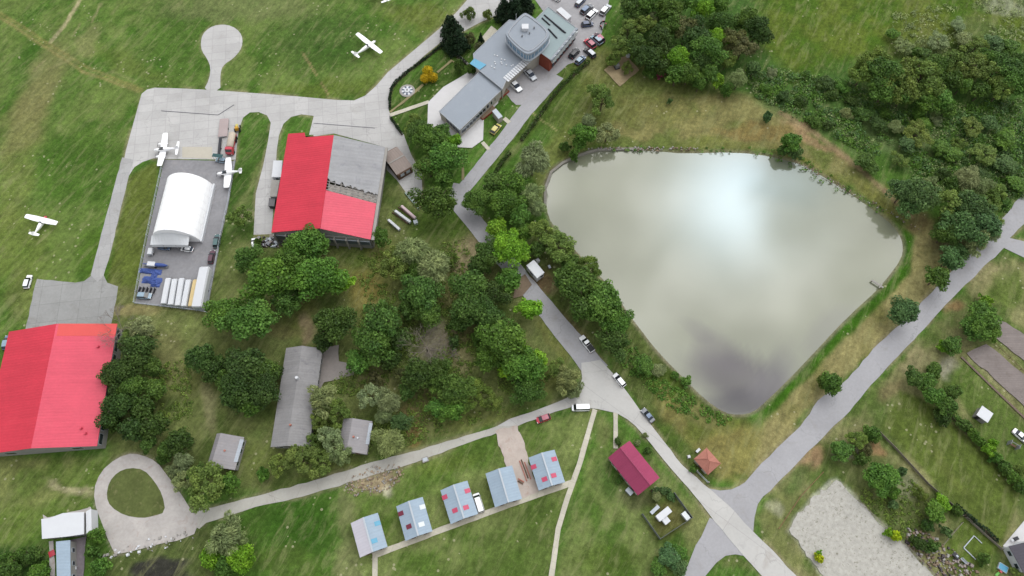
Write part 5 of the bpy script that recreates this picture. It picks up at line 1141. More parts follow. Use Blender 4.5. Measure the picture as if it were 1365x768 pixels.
simple('garden_table', 'dark table with white top near the pale bench', 'table', (1272,741), [('table_top', m_dark, [(0, 0, .74, 1.3, .9, .06)]), ('leg', m_grey, [(-.5, 0, .36, .08, .6, .7)]), ('leg', m_grey, [(.5, 0, .36, .08, .6, .7)]), ('cloth', m_trim, [(.2, .1, .79, .5, .4, .03)])], R(-50))
simple('parasol_base', 'black barbecue on the white terrace at the right edge', 'barbecue', (1351,718.5), [('bowl', m_dark, [(0, 0, .8, 1.1, .7, .4)]), ('leg', m_grey, [(-.4, 0, .3, .08, .08, .6)]), ('leg', m_grey, [(.4, 0, .3, .08, .08, .6)]), ('shelf', m_white, [(-.9, 0, .8, .6, .5, .05)])], R(20))
simple('garden_swing', 'grey garden swing by the white car at the right edge', 'swing', (1348,594), [('frame', m_grey, [(-1, 0, .9, .1, 1.2, 1.8), (1, 0, .9, .1, 1.2, 1.8), (0, 0, 1.8, 2.1, .1, .1)]), ('seat', m_wood, [(0, 0, .5, 1.6, .5, .1)])], R(-35))
simple('wood_stack', 'reddish brown pile of poles on the gravel drive between the last two cabins', 'timber', (700,627), [('pole', m_terra, [(-.5, 0, .2, .25, 5, .3)]), ('pole', m_wood, [(0, .3, .25, .25, 4.6, .35)]), ('pole', m_terra, [(.5, -.3, .2, .25, 4.2, .3)])], R(20))
simple('wood_stack', 'small round brown heap on the gravel drive below the pole pile', 'timber', (694.5,642), [('pole', m_wood, [(-.3, 0, .2, .3, 1.4, .3)]), ('pole', m_terra, [(.2, .1, .25, .3, 1.6, .35)])], R(60))
simple('manhole_box', 'pale concrete box where the lane meets the cabin field', 'box', (567,613), [('body', m_conc, [(0, 0, .25, 1.5, 1.2, .45)]), ('lid', m_trim, [(0, 0, .5, 1.1, .8, .08)])], R(20))
simple('trampoline', 'round red item beside the narrow pale blue shed', 'seat', (71,738), [('frame', PAINT['red'], [(0, 0, .5, 1.3, 1.3, .12)]), ('leg', m_grey, [(-.5, -.5, .25, .08, .08, .5), (.5, .5, .25, .08, .08, .5)])], R(30))
simple('hand_cart', 'white handcart beside the right wall of the narrow pale blue shed', 'cart', (99,759), [('tray', m_white, [(0, 0, .6, 1.6, .8, .3)]), ('wheel', m_tyre, [(0, -.45, .25, .5, .1, .5)]), ('wheel', m_tyre, [(0, .45, .25, .5, .1, .5)]), ('handle', m_grey, [(1.1, 0, .7, .7, .06, .06)])], R(30))
simple('gate', 'white lattice gate between the road and the terracotta-roofed hut', 'gate', (935.5,636), [('frame', m_trim, [(0, 0, .95, 3.4, .08, .1), (0, 0, .2, 3.4, .08, .1)]), ('post', m_conc, [(-1.8, 0, .7, .25, .25, 1.4)]), ('post', m_conc, [(1.8, 0, .7, .25, .25, 1.4)])], R(-48))
simple('bench', 'low white bench at the left corner of the terracotta-roofed hut', 'bench', (930,601), [('seat', m_white, [(0, 0, .45, 1.2, .6, .1)]), ('leg', m_grey, [(-.5, 0, .2, .1, .4, .4)]), ('leg', m_grey, [(.5, 0, .2, .1, .4, .4)])], R(40))
simple('marker_stone', 'white stone on the verge left of the terracotta-roofed hut', 'stone', (918,609), [('block', m_white, [(0, 0, .25, .6, .6, .5)]), ('foot', m_conc, [(0, 0, .06, .8, .8, .12)])], R(10))
simple('shed_box', 'grey meter box behind the maroon house', 'box', (838,656), [('body', m_grey, [(0, 0, .6, 1.6, 1.0, 1.1)]), ('lid', m_trim, [(0, 0, 1.2, 1.7, 1.1, .1)])], R(-48))
# scattered rubble heaps
def rubble(name, label, px, rx, ry, n, cols, seed, s0=.3, s1=.9, cat='rubble', rz=0):
    random.seed(seed); m_ = MB()
    for k in range(n):
        a_ = random.uniform(0, 6.28); r_ = math.sqrt(random.random()); x, y = rx*r_*math.cos(a_), ry*r_*math.sin(a_); s = random.uniform(s0, s1)
        m_.box((x, y, s*.25), (s, s*random.uniform(.4, 1), s*.6), random.randrange(len(cols)), random.uniform(0, 3), .8)
    o = m_.build(name, cols); p = P(*px); o.location = (p.x, p.y, .04); o.rotation_euler.z = rz; return tag(o, label, cat, None, 'stuff')
rubble('scrap_heap', 'heap of mixed scrap and rubble at the bottom right', (1264,754), 11, 3.8, 420, [m_conc, plain('scrap_pink', C(168,156,150)), plain('scrap_dark', C(84,76,78)), m_dirt, m_dirt], 3, .2, .8, rz=R(-42))
rubble('scrap_heap', 'heap of scrap metal under the lower left corner of the half-stripped hangar', (364,322), 5, 1.8, 90, [m_grey, m_trim, MATS['scrap_dark'], MATS['scrap_pink']], 4, .4, 1.2)
rubble('broken_slabs', 'broken concrete lumps along the lower edge of the turning loop', (205,726), 11, 1.5, 40, [m_white, m_conc, m_conc], 6, .2, .8, rz=R(12))
rubble('broken_slabs', 'rubble spread on the cabin field near the lane', (500,640), 7, 3.2, 240, [plain('rubble_tan', C(186,164,140)), plain('rubble_brown', C(150,128,108)), m_conc], 8, .15, .55, rz=R(17))
rubble('broken_slabs', 'stones along the upper bank of the lake', (860,199), 17, .7, 120, [m_conc, m_dirt], 9, .2, .6)
rubble('broken_slabs', 'stones and driftwood along the upper right bank of the lake', (1138,258), 20, .8, 120, [m_conc, m_dirt, m_dirt], 10, .15, .45, rz=R(-36))
#rubble('broken_slabs', 'stones along the lower left bank of the lake', (872,456), 21, .8, 160, [m_conc, m_dirt], 12, .2, .5, rz=R(-43))
# ================================================================== TREES
m_leaf = leafmat('foliage')
m_bark = surf('bark', (.10, .075, .055), .9, .1, .2, 2, 8); m_bark2 = surf('grey_bark', C(150,140,130), .9, .1, .2, 2, 8)
def crown_mesh(seed, nleaf, size, kind='broad', nl=18):
    r = np.random.RandomState(seed); L = []
    if kind in ('broad', 'willow', 'loose'):
        ph = r.uniform(0, 6.28, 3)
        for k in range(nl):
            a = k*2.39996+r.uniform(-.5, .5); zz = r.uniform(-.45, 1.0)
            edge = .80+.13*math.sin(2*a+ph[0])+.11*math.sin(3*a+ph[1])+.07*math.sin(5*a+ph[2])
            rad = math.sqrt(max(0, 1-zz*zz))*edge*r.uniform(.45, 1.0)*(1.12 if kind == 'loose' else 1)
            L.append((rad*math.cos(a), rad*math.sin(a), zz*.5+r.uniform(-.06, .08), r.uniform(.13, .34)*(.85 if kind == 'loose' else 1)*(1.15 if nl < 16 else 1), r.rand()))
        if kind != 'loose': L += [(0, 0, .18, .48, r.rand()*.6), (.1, -.1, -.05, .55, r.rand()*.4), (-.25, .2, 0, .4, r.rand()*.5), (.2, .3, 0, .36, r.rand()*.5)]
    elif kind == 'conifer':
        for k in range(26):
            zz = k/25; rad = (1-zz)*.62; a = k*2.39996; L.append((rad*math.cos(a), rad*math.sin(a), zz*2.0-1, .16+.28*(1-zz), r.rand()))
    elif kind == 'globe': L = [(0, 0, 0, .95, .6)]+[(.25*math.cos(k), .25*math.sin(k), .1, .75, r.rand()) for k in range(4)]
    Wt = np.array([l[3]**2 for l in L]); Wt /= Wt.sum(); li = r.choice(len(L), nleaf, p=Wt); L = np.array(L); l = L[li]
    d = r.normal(size=(nleaf, 3)); d[:, 2] = np.where(r.rand(nleaf) < .75, np.abs(d[:, 2]), d[:, 2]); d /= np.linalg.norm(d, axis=1)[:, None]
    rr = l[:, 3]*(1-.45*r.rand(nleaf)**2.2)*(1+.10*r.normal(size=nleaf)); c = l[:, :3]+d*rr[:, None]
    nrm = d+.75*r.normal(size=(nleaf, 3)); nrm[:, 2] += .35; nrm /= np.linalg.norm(nrm, axis=1)[:, None]
    up = r.normal(size=(nleaf, 3))
    if kind == 'willow': up = c*np.array([1, 1, -.6])+.25*up
    t1 = up-(up*nrm).sum(1)[:, None]*nrm; t1 /= np.linalg.norm(t1, axis=1)[:, None]+1e-9; t2 = np.cross(nrm, t1)
    s = size*r.uniform(.6, 1.35, nleaf); ea = s*(1.9 if kind == 'willow' else 1.0); eb = s*(.42 if kind == 'willow' else .72)
    v = np.stack([c-t1*ea[:, None], c+t2*eb[:, None]+nrm*(.2*s)[:, None], c+t1*ea[:, None], c-t2*eb[:, None]+nrm*(.2*s)[:, None]], 1)
    me = bpy.data.meshes.new('crown'); n = nleaf
    me.vertices.add(4*n); me.vertices.foreach_set('co', v.reshape(-1).astype(np.float32))
    b0 = np.arange(n)*4; f = np.stack([b0, b0+1, b0+2, b0, b0+2, b0+3], 1)
    me.loops.add(6*n); me.loops.foreach_set('vertex_index', f.ravel().astype(np.int32))
    me.polygons.add(2*n); me.polygons.foreach_set('loop_start', (np.arange(2*n)*3).astype(np.int32)); me.update(calc_edges=True)
    at = me.attributes.new('clump', 'FLOAT', 'POINT')
    cl = np.clip(l[:, 4]*.75+.25*r.rand(n), 0, 1); at.data.foreach_set('value', np.repeat(cl, 4).astype(np.float32))
    me.materials.append(m_leaf); return me
BIG = [crown_mesh(100+i, 6500, .052, 'broad', 32+4*i) for i in range(7)]
MID = [crown_mesh(200+i, 3000, .078, 'broad', 20+2*i) for i in range(5)]
SML = [crown_mesh(300+i, 1000, .14, 'broad', 8) for i in range(3)]
WIL = [crown_mesh(400+i, 5000, .05, 'willow', 24) for i in range(3)]
LOO = [crown_mesh(450+i, 4200, .05, 'loose', 34) for i in range(3)]
CON = [crown_mesh(500+i, 3000, .075, 'conifer') for i in range(2)]
GLO = [crown_mesh(550, 1600, .10, 'globe')]
def trunk_mesh(seed, spread=.5):
    r = random.Random(seed); m = MB(); m.tube((0, 0, 0), (0, 0, .5), .06, .042, 8)
    for k in range(7):
        a = k*2.4+r.random(); z = .34+.04*k; e = (spread*math.cos(a)*r.uniform(.5, 1), spread*math.sin(a)*r.uniform(.5, 1), z+r.uniform(.12, .34)); m.tube((0, 0, z), e, .028, .010, 5)
        for j in range(2): m.tube(e, (e[0]*1.5+r.uniform(-.1, .1), e[1]*1.5+r.uniform(-.1, .1), e[2]+r.uniform(0, .12)), .010, .004, 4)
    return m.mesh('trunk', m_bark)
TRK = [trunk_mesh(i) for i in range(3)]
TONE = {'D': (C(68,96,38,1.75), 'dark green'), 'M': (C(80,116,44,1.45), 'mid green'), 'L': (C(104,148,38,1.5), 'bright lime green'), 'W': (C(126,140,92,1.5), 'pale grey-green'), 'O': (C(100,122,54,1.5), 'olive green'),
        'B': (C(78,108,60,1.5), 'bluish green'), 'Y': (C(170,186,26,1.5), 'yellow-green'), 'G': (C(196,170,30,1.4), 'golden'), 'C': (C(36,58,34,1.3), 'blackish green'), 'T': (C(98,104,62,1.4), 'brownish'), 'P': (C(150,70,90,1.3), 'pink-flowering'), 'E': (C(56,80,32,1.7), 'dark green')}
rt = random.Random(11); ALLT = []
def tree(px, py, r, tone, cluster, kind=None, hk=1.0, noun=None, r_in_m=False):
    zc = 4.0
    rm = r/ppm(px, py, zc); h = max(1.6, min(13.5, rm*1.9+1.0))*hk
    if kind is None: kind = 'willow' if tone == 'W' and rt.random() < .7 else ('loose' if tone in 'WOT' else ('big' if rm > 3.6 else 'mid' if rm > 1.8 else 'small'))
    pool = {'big': BIG, 'mid': MID, 'small': SML, 'willow': WIL, 'loose': LOO, 'conifer': CON, 'globe': GLO}[kind]
    zcen = h*.62; p = P(px, py, zcen)
    small = rm < 2.3 or kind == 'globe'
    nm = noun or ('shrub' if small else 'tree')
    if kind == 'conifer': nm = 'conifer'
    t = bpy.data.objects.new({'shrub': 'shrub', 'tree': 'tree', 'conifer': 'conifer_tree'}.get(nm, nm), None); COL.objects.link(t)
    t.location = (p.x, p.y, 0); t.rotation_euler = (0, 0, rt.uniform(0, 6.28))
    rot = rt.uniform(0, 6.28)
    c = bpy.data.objects.new('crown', rt.choice(pool)); COL.objects.link(c); c.parent = t
    cz = h*.42 if kind != 'conifer' else h*.5
    sx = rm*rt.uniform(1.0, 1.24); sy = rm*rt.uniform(.98, 1.2)
    if kind == 'conifer': c.scale = (rm*1.3, rm*1.3, h*.5); c.location = (0, 0, h*.54)
    elif small: c.scale = (sx, sy, h*.55/.9); c.location = (0, 0, h*.42)
    else: c.scale = (sx, sy, cz/.9*1.0); c.location = (0, 0, zcen)
    k = rt.uniform(.86, 1.14); b = TONE[tone][0]; k *= 1.1; c.color = (b[0]*k*rt.uniform(.92, 1.1), b[1]*k, b[2]*k*rt.uniform(.85, 1.15), 1)
    tr = bpy.data.objects.new('trunk', rt.choice(TRK)); COL.objects.link(tr); tr.parent = t; tr.scale = (h*.8*(rm/h*1.2), h*.8*(rm/h*1.2), h)
    ALLT.append((t, px, py, tone, cluster, nm)); return t
CL = {
'clump below the half-stripped hangar': [(410,328,27,'M'),(362,370,35,'M'),(424,370,31,'M'),(455,375,18,'L'),(300,420,24,'M'),(336,428,31,'M'),(382,398,22,'D'),(330,345,20,'D'),(385,350,24,'M'),(343,322,6,'D'),(508,316,14,'D')],
'left verge of the tent yard': [(319,290,15,'O')],
'grove right of the stripped hangar': [(550,337,26,'W'),(578,358,26,'W'),(525,352,22,'O'),(556,362,20,'D'),(600,345,10,'O')],
'row beside the white terrace': [(575,188,22,'M'),(595,210,24,'M'),(558,176,18,'D'),(572,222,18,'D'),(604,190,12,'L'),(552,164,12,'O'),(581,270,27,'D'),(592,236,16,'M'),(588,178,14,'M')],
'garden behind the terminal': [(625,16,9,'O'),(650,18,8,'O'),(640,62,9,'T'),(625,50,9,'T'),(612,86,9,'D'),(640,80,8,'T'),(628,90,8,'D')],
'bank left of the lake': [(635,268,18,'M'),(659,246,17,'D'),(684,246,21,'M'),(672,270,20,'M'),(694,288,17,'M'),(662,303,15,'L'),(674,330,23,'L'),(694,336,15,'L'),(650,340,20,'D'),(638,356,16,'E'),(710,214,26,'W'),(706,258,17,'W'),(716,278,14,'W'),(722,308,18,'O'),(746,330,20,'O'),(735,318,14,'W'),(680,373,18,'M'),(706,413,16,'L'),(716,332,12,'D'),(700,310,12,'M'),(760,352,14,'D')],
'clump on the lower lake bank': [(770,382,30,'D'),(802,402,29,'M'),(758,372,20,'D'),(820,430,24,'M'),(818,455,22,'D'),(786,358,18,'O'),(785,412,22,'D')],
'lower left lake shore': [(858,487,15,'M'),(877,492,12,'W'),(915,508,8,'M'),(900,500,7,'M'),(745,345,8,'O')],
'wood beside the long barrack': [(560,392,27,'D'),(572,418,20,'D'),(545,412,18,'E'),(630,385,26,'D'),(625,412,26,'D'),(650,420,22,'D'),(612,432,16,'E'),(655,392,20,'E'),(638,448,12,'M'),(676,455,31,'M'),(650,478,20,'M'),(700,492,26,'M'),(704,520,20,'D'),(716,482,16,'L'),(676,490,16,'L'),(690,470,16,'L'),(445,432,29,'E'),(432,455,14,'E'),(508,432,29,'D'),(500,458,26,'D'),(476,484,18,'M'),(530,450,16,'E'),(522,480,14,'E'),(560,498,24,'E'),(584,505,20,'D'),(545,520,14,'D'),(608,520,22,'D'),(603,548,18,'M'),(585,545,15,'M'),(620,540,13,'O'),(640,520,16,'O'),(605,455,9,'B'),(655,535,14,'O'),(500,505,11,'T'),(536,500,12,'T')],
'feathery trees around the two huts': [(432,532,22,'W'),(450,548,18,'O'),(495,528,17,'W'),(520,535,19,'W'),(512,555,14,'W'),(535,562,15,'B'),(520,588,20,'W'),(425,560,14,'O'),(440,585,18,'W'),(452,605,16,'W'),(415,590,12,'O'),(402,612,22,'O'),(428,615,16,'O'),(372,620,16,'O'),(350,632,10,'M')],
'trees by the road fork': [(757,506,19,'W'),(745,492,14,'O'),(766,520,12,'W')],
'row beside the big hangar': [(190,440,20,'W'),(178,448,14,'O'),(185,468,25,'E'),(160,498,24,'E'),(176,515,20,'D'),(158,540,24,'E'),(207,519,17,'D'),(190,545,20,'E'),(180,572,20,'E'),(205,568,20,'E'),(198,590,14,'D'),(205,490,16,'D'),(148,562,12,'E')],
'trees above the turning loop': [(238,590,19,'E'),(222,600,14,'D'),(244,616,15,'W'),(232,628,12,'W'),(246,640,14,'W'),(215,612,9,'D'),(275,650,26,'O'),(306,645,15,'M'),(262,632,14,'D')],
'clump left of the barrack': [(270,478,21,'E'),(288,492,18,'E'),(330,492,27,'E'),(318,520,26,'E'),(352,520,24,'E'),(350,495,20,'D'),(300,505,16,'D'),(365,498,14,'E'),(335,540,18,'D')],
'clump beside the dark mud': [(300,718,24,'W'),(283,740,18,'L'),(322,745,22,'L'),(302,752,18,'M'),(320,722,14,'W')],
'garden beside the white sheds': [(127,714,12,'M'),(122,735,10,'D'),(130,755,14,'M'),(50,764,14,'M'),(8,745,12,'D'),(25,742,13,'D'),(40,742,12,'D'),(12,762,16,'D')],
'meadow above the lake': [(803,133,18,'O'),(795,122,11,'O'),(778,180,16,'M'),(784,162,13,'W'),(772,192,11,'M'),(809,178,14,'W'),(753,195,8,'D'),(765,206,8,'M'),(1053,190,14,'M'),(1062,202,10,'B'),(1044,200,8,'D'),(1024,154,8,'B'),(826,62,15,'O'),(838,42,16,'O'),(818,78,10,'O'),(893,134,4,'B')],
'wood above the lake': [(842,10,20,'D'),(866,6,20,'M'),(890,14,20,'D'),(912,2,18,'M'),(858,34,16,'O'),(848,62,16,'D'),(864,78,20,'E'),(880,56,20,'E'),(896,36,18,'D'),(915,40,20,'T'),(928,52,22,'E'),(905,78,18,'L'),(940,66,22,'M'),(955,52,16,'L'),(936,82,16,'E'),(960,32,18,'D'),(975,52,18,'T'),(990,64,16,'T'),(970,80,13,'O'),(1010,38,18,'E'),(1016,48,14,'E'),(998,24,16,'D'),(918,98,16,'M'),(945,98,14,'M'),(932,112,11,'M'),(956,108,11,'L'),(968,118,10,'M'),(985,106,14,'W'),(902,100,16,'M'),(880,88,14,'E'),(868,94,10,'D'),(938,12,16,'L'),(960,4,16,'M'),(890,72,14,'E'),(1005,92,12,'B'),(870,20,14,'T'),(985,30,12,'D'),(836,88,8,'O')],
'wood at the upper right': [(1165,84,22,'O'),(1150,100,18,'O'),(1178,98,24,'D'),(1198,112,24,'O'),(1180,122,20,'M'),(1212,94,20,'O'),(1228,104,24,'O'),(1240,120,20,'O'),(1248,90,18,'D'),(1205,128,16,'D'),(1236,138,15,'M'),(1272,84,20,'O'),(1285,92,18,'O'),(1268,108,16,'D'),(1283,114,13,'M'),(1255,132,16,'M'),(1262,146,12,'M'),(1300,90,18,'O'),(1316,80,16,'D'),(1324,98,18,'O'),(1340,92,20,'D'),(1355,112,22,'M'),(1336,120,18,'O'),(1322,114,10,'L'),(1308,122,14,'D'),(1356,84,14,'D'),(1226,150,10,'M')],
'scrub in the upper right': [(1190,45,10,'M'),(1204,62,12,'W'),(1222,68,10,'M'),(1286,52,14,'W'),(1250,56,14,'W'),(1230,72,12,'D'),(1302,62,16,'O'),(1325,58,14,'B'),(1345,62,14,'M'),(1278,34,12,'W'),(1100,110,12,'E'),(1122,116,11,'M'),(1110,124,10,'D'),(1136,134,10,'E'),(1075,98,8,'M'),(1150,152,12,'D'),(1170,166,13,'E'),(1194,170,12,'W'),(1180,150,10,'M'),(1222,178,18,'O'),(1210,192,14,'B'),(1230,166,12,'M'),(1252,196,14,'M'),(1270,206,14,'M'),(1154,214,15,'D'),(1162,224,11,'D'),(1086,160,10,'D'),(1068,134,10,'E'),(1105,166,8,'E'),(1296,170,14,'O'),(1320,164,14,'B'),(1340,186,16,'M'),(1312,206,16,'O'),(1340,220,16,'B'),(1022,118,10,'M'),(1044,128,10,'E'),(1030,96,8,'W'),(1280,190,10,'O'),(1310,235,12,'E'),(1250,160,8,'W'),(1200,214,11,'O'),(1128,150,9,'W'),(1355,245,14,'M')],
'trees right of the lake': [(1206,256,20,'B'),(1225,260,24,'B'),(1240,246,14,'W'),(1215,274,18,'B'),(1290,240,20,'W'),(1268,246,14,'D'),(1310,248,16,'W'),(1326,258,16,'O'),(1334,272,12,'M'),(1268,276,22,'O'),(1294,278,24,'B'),(1280,302,24,'B'),(1308,298,22,'B'),(1300,322,18,'W'),(1262,312,18,'D'),(1320,310,14,'W'),(1318,282,16,'O'),(1266,346,17,'B'),(1250,370,17,'D'),(1280,336,12,'B'),(1256,236,12,'E')],
'strip between lake and side road': [(1204,416,20,'B'),(1107,512,16,'M'),(1098,508,10,'O')],
'gardens right of the side road': [(1310,424,24,'M'),(1296,438,18,'M'),(1322,442,14,'M'),(1315,400,9,'L'),(1268,460,14,'M'),(1258,462,8,'L'),(1218,504,15,'D'),(1236,510,14,'M'),(1247,492,12,'D'),(1245,528,16,'M'),(1262,542,16,'D'),(1272,522,12,'D'),(1258,556,12,'E'),(1142,586,14,'O'),(1164,578,13,'M'),(1155,598,10,'T'),(1120,600,15,'M'),(1150,612,10,'D'),(1174,636,23,'M'),(1190,655,12,'M'),(1204,628,8,'B'),(1192,672,7,'B'),(1228,658,10,'O'),(1246,682,17,'M'),(1258,670,12,'L'),(1238,700,10,'D'),(1195,714,9,'Y'),(1186,710,7,'L'),(1093,744,8,'Y'),(1092,738,5,'L'),(1226,724,11,'E'),(1244,728,9,'D'),(1262,708,8,'B'),(1276,680,8,'D'),(1312,745,10,'D'),(1355,765,8,'O'),(1288,566,10,'D'),(1298,578,9,'M'),(1308,588,9,'M'),(1318,598,10,'L'),(1328,610,9,'M'),(1340,622,10,'D'),(1352,636,10,'M'),(1362,626,8,'O'),(1325,590,7,'L'),(1360,650,9,'D')],
'maroon house plot': [(824,588,6,'D'),(850,590,5,'W'),(864,600,6,'D'),(875,661,8,'W'),(886,655,6,'B'),(895,662,7,'B'),(826,640,6,'D'),(890,742,17,'B'),(878,756,14,'M'),(906,738,12,'M'),(905,755,12,'B'),(815,612,5,'D'),(925,625,6,'M'),(860,580,4,'W')],
}
for cl_, lst in CL.items():
    for q in lst: tree(q[0], q[1], q[2], q[3], cl_, hk=.55 if ('scrub' in cl_ or 'plot' in cl_ or cl_.startswith('lower left lake')) else (.75 if 'gardens' in cl_ else 1))
for x, y, r_ in ((603,36,15),(612,52,12),(600,58,9),(598,30,9)): tree(x, y, r_, 'C', 'corner of the terminal garden', 'conifer', 1.2)
for x, y, r_ in ((672,10,12),(686,8,14),(700,2,12),(680,22,8)): tree(x, y, r_, 'C', 'above the lookout tower', 'conifer', 1.2)
tree(641,52,5,'C','slim cypress by the terminal wall','conifer',1.6)
tree(881,97,7,'P','foot of the upper wood','small',.8)
for x, y in ((570,94),(566,103.5),(577,102.5)): tree(x, y, 6, 'G', 'terminal lawn', 'globe', .8)
# labels: tone first, then place in its clump
ORD = ['first','second','third','fourth','fifth','sixth','seventh','eighth','ninth','tenth','eleventh','twelfth','thirteenth','fourteenth','fifteenth']
NUM = ['','','two','three','four','five','six','seven','eight','nine','ten','eleven','twelve','thirteen','fourteen','fifteen']
grp = {}
for q in ALLT: grp.setdefault((q[4], TONE[q[3]][1]), []).append(q)
for (cl_, tone), lst in grp.items():
    lst.sort(key=lambda q: (q[1], q[2])); n = len(lst); tn = tone
    for i, q in enumerate(lst):
        nm = q[5]; nmp = 'plants' if any(x[5] != lst[0][5] for x in lst) else nm+'s'
        if n == 1: lab = f'only {tn} {nm}, {cl_}'
        else:
            j = i if i < (n+1)//2 else n-1-i; side = 'left' if i < (n+1)//2 else 'right'
            o_n = ('' if j == 0 else ORD[j]+' from the ')+(side+('most' if j == 0 else ''))
            lab = f'{o_n} of {NUM[n] if n < 16 else n} {tn} {nmp}, {cl_}'
        cat_ = 'shrub' if nm == 'shrub' else 'tree'
        tag(q[0], lab, cat_, cl_)
# dead tree and bare limbs
def dead(px, label, h, seed, spread=1.0):
    p = P(*px); r = random.Random(seed); t = thing('dead_tree', label, 'tree', (p.x, p.y, 0)); m = MB(); m.tube((0, 0, 0), (.2, .1, h*.4), .22, .16, 7); m.build('trunk', m_bark2, t); m = MB()
    def br(a, d, L, rad, k):
        b = a+d*L; m.tube(a, b, rad, rad*.6, 4, cap=False)
        if k:
            for j in range(3):
                dn = (d+Vector((r.uniform(-.8, .8), r.uniform(-.8, .8), r.uniform(-.3, .4)))).normalized(); br(b, dn, L*r.uniform(.6, .85), rad*.62, k-1)
    for j in range(7):
        a_ = j*.9+r.random(); br(Vector((.2, .1, h*.38)), Vector((math.cos(a_)*spread, math.sin(a_)*spread, .7)).normalized(), h*.26, .09, 4)
    m.build('branch', m_bark2, t); return t
dead((570,470), 'leafless grey-brown tree with a fan of bare twigs in the wood', 9, 3)
dead((590,482), 'smaller leafless grey tree at the lower right of the twig fan', 6, 5)
dead((171,447), 'bare pale limbs sticking out over the corner of the big hangar roof', 9, 8)
# hedges
def hedge(name, label, px, wd, hg, tone, dens=44, cat='hedge', group=None, seed=1):
    pts = [P(*q) for q in px]; o0_ = pts[0].copy(); r = np.random.RandomState(seed); c = []
    for a, b in zip(pts[:-1], pts[1:]):
        d = b-a; n = int(d.length*dens*max(1, wd)); dn = d.normalized(); nr = Vector((-dn.y, dn.x, 0))
        for k in range(n):
            s = r.rand(); w_ = r.uniform(-.5, .5)*wd; z = r.rand()**.5*hg*(1-.25*abs(w_/wd*2)**3); q = a+d*s+nr*w_*(1+.2*math.sin(s*d.length*1.7)); c.append((q.x-o0_.x, q.y-o0_.y, z*(1+.12*math.sin(s*d.length*.9))))
    c = np.array(c); n = len(c); nrm = r.normal(size=(n, 3)); nrm[:, 2] += .8; nrm /= np.linalg.norm(nrm, axis=1)[:, None]; up = r.normal(size=(n, 3))
    t1 = up-(up*nrm).sum(1)[:, None]*nrm; t1 /= np.linalg.norm(t1, axis=1)[:, None]; t2 = np.cross(nrm, t1); s = (r.uniform(.12, .3, n))[:, None]
    v = np.stack([c-t1*s, c+t2*s*.7, c+t1*s, c-t2*s*.7], 1); me = bpy.data.meshes.new(name)
    me.from_pydata([tuple(x) for x in v.reshape(-1, 3)], [], [(4*i, 4*i+1, 4*i+2, 4*i+3) for i in range(n)]); at = me.attributes.new('clump', 'FLOAT', 'POINT'); at.data.foreach_set('value', np.repeat(r.rand(n), 4).astype(np.float32)); me.materials.append(m_leaf)
    t = thing(name, label, cat, (o0_.x, o0_.y, 0), 0, group); o = bpy.data.objects.new('foliage', me); COL.objects.link(o); o.parent = t; b = TONE[tone][0]; o.color = (*b, 1)
    m_ = MB(); ol = strip(px, wd*.55); m_.prism([(x-o0_.x, y-o0_.y) for x, y in ol], 0, hg*.35); m_.build('stem', m_bark, t); return t
hedge('hedge', 'low dark clipped hedge curving along the inner edge of the apron road', [(589,62),(567,79),(543,97),(529,109),(522,119),(520,131),(520,146)], .8, 1.0, 'C', seed=2)
hedge('hedge', 'short dark hedge from the footpath down past the terrace trees', [(521,158),(528,168),(536,180)], .8, 1.0, 'C', seed=3)
hedge('hedge', 'pair of dark hedges beside the garden wall left of the blue glass canopy', [(592,63),(605,72),(622,86)], 1.0, 1.2, 'C', seed=4)
hedge('hedge', 'long straight dark hedge on the lawn right of the access road', [(785,84),(768,97),(752,113),(738,128),(722,151),(708,171),(695,188)], 1.1, 1.5, 'E', seed=5)
hedge('hedge', 'dark hedge remnant beside the trees at the lower end of the access road', [(680,204),(668,219),(659,234)], 1.1, 1.4, 'E', seed=6)
hedge('hedge', 'dark hedge along the left side of the mown lawn by the play lawn', [(1270,674),(1290,690),(1305,703),(1328,722)], 1.1, 1.5, 'C', seed=7)
hedge('hedge', 'green hedge strip along the upper right side of the mown lawn', [(1262,548),(1290,578),(1318,606),(1345,632),(1372,658)], 1.6, 1.8, 'M', seed=8)
hedge('hedge', 'bushy hedge behind the fenced plot and the maroon house', [(868,655),(880,652),(894,655)], 1.0, 1.3, 'B', seed=9)
a, b = P(592,57), P(625,88); tag(MB().tube((a.x, a.y, .5), (b.x, b.y, .5), .35, None, 4).build('garden_wall', m_conc), 'grey garden wall between the dark hedges and the blue glass canopy', 'wall')
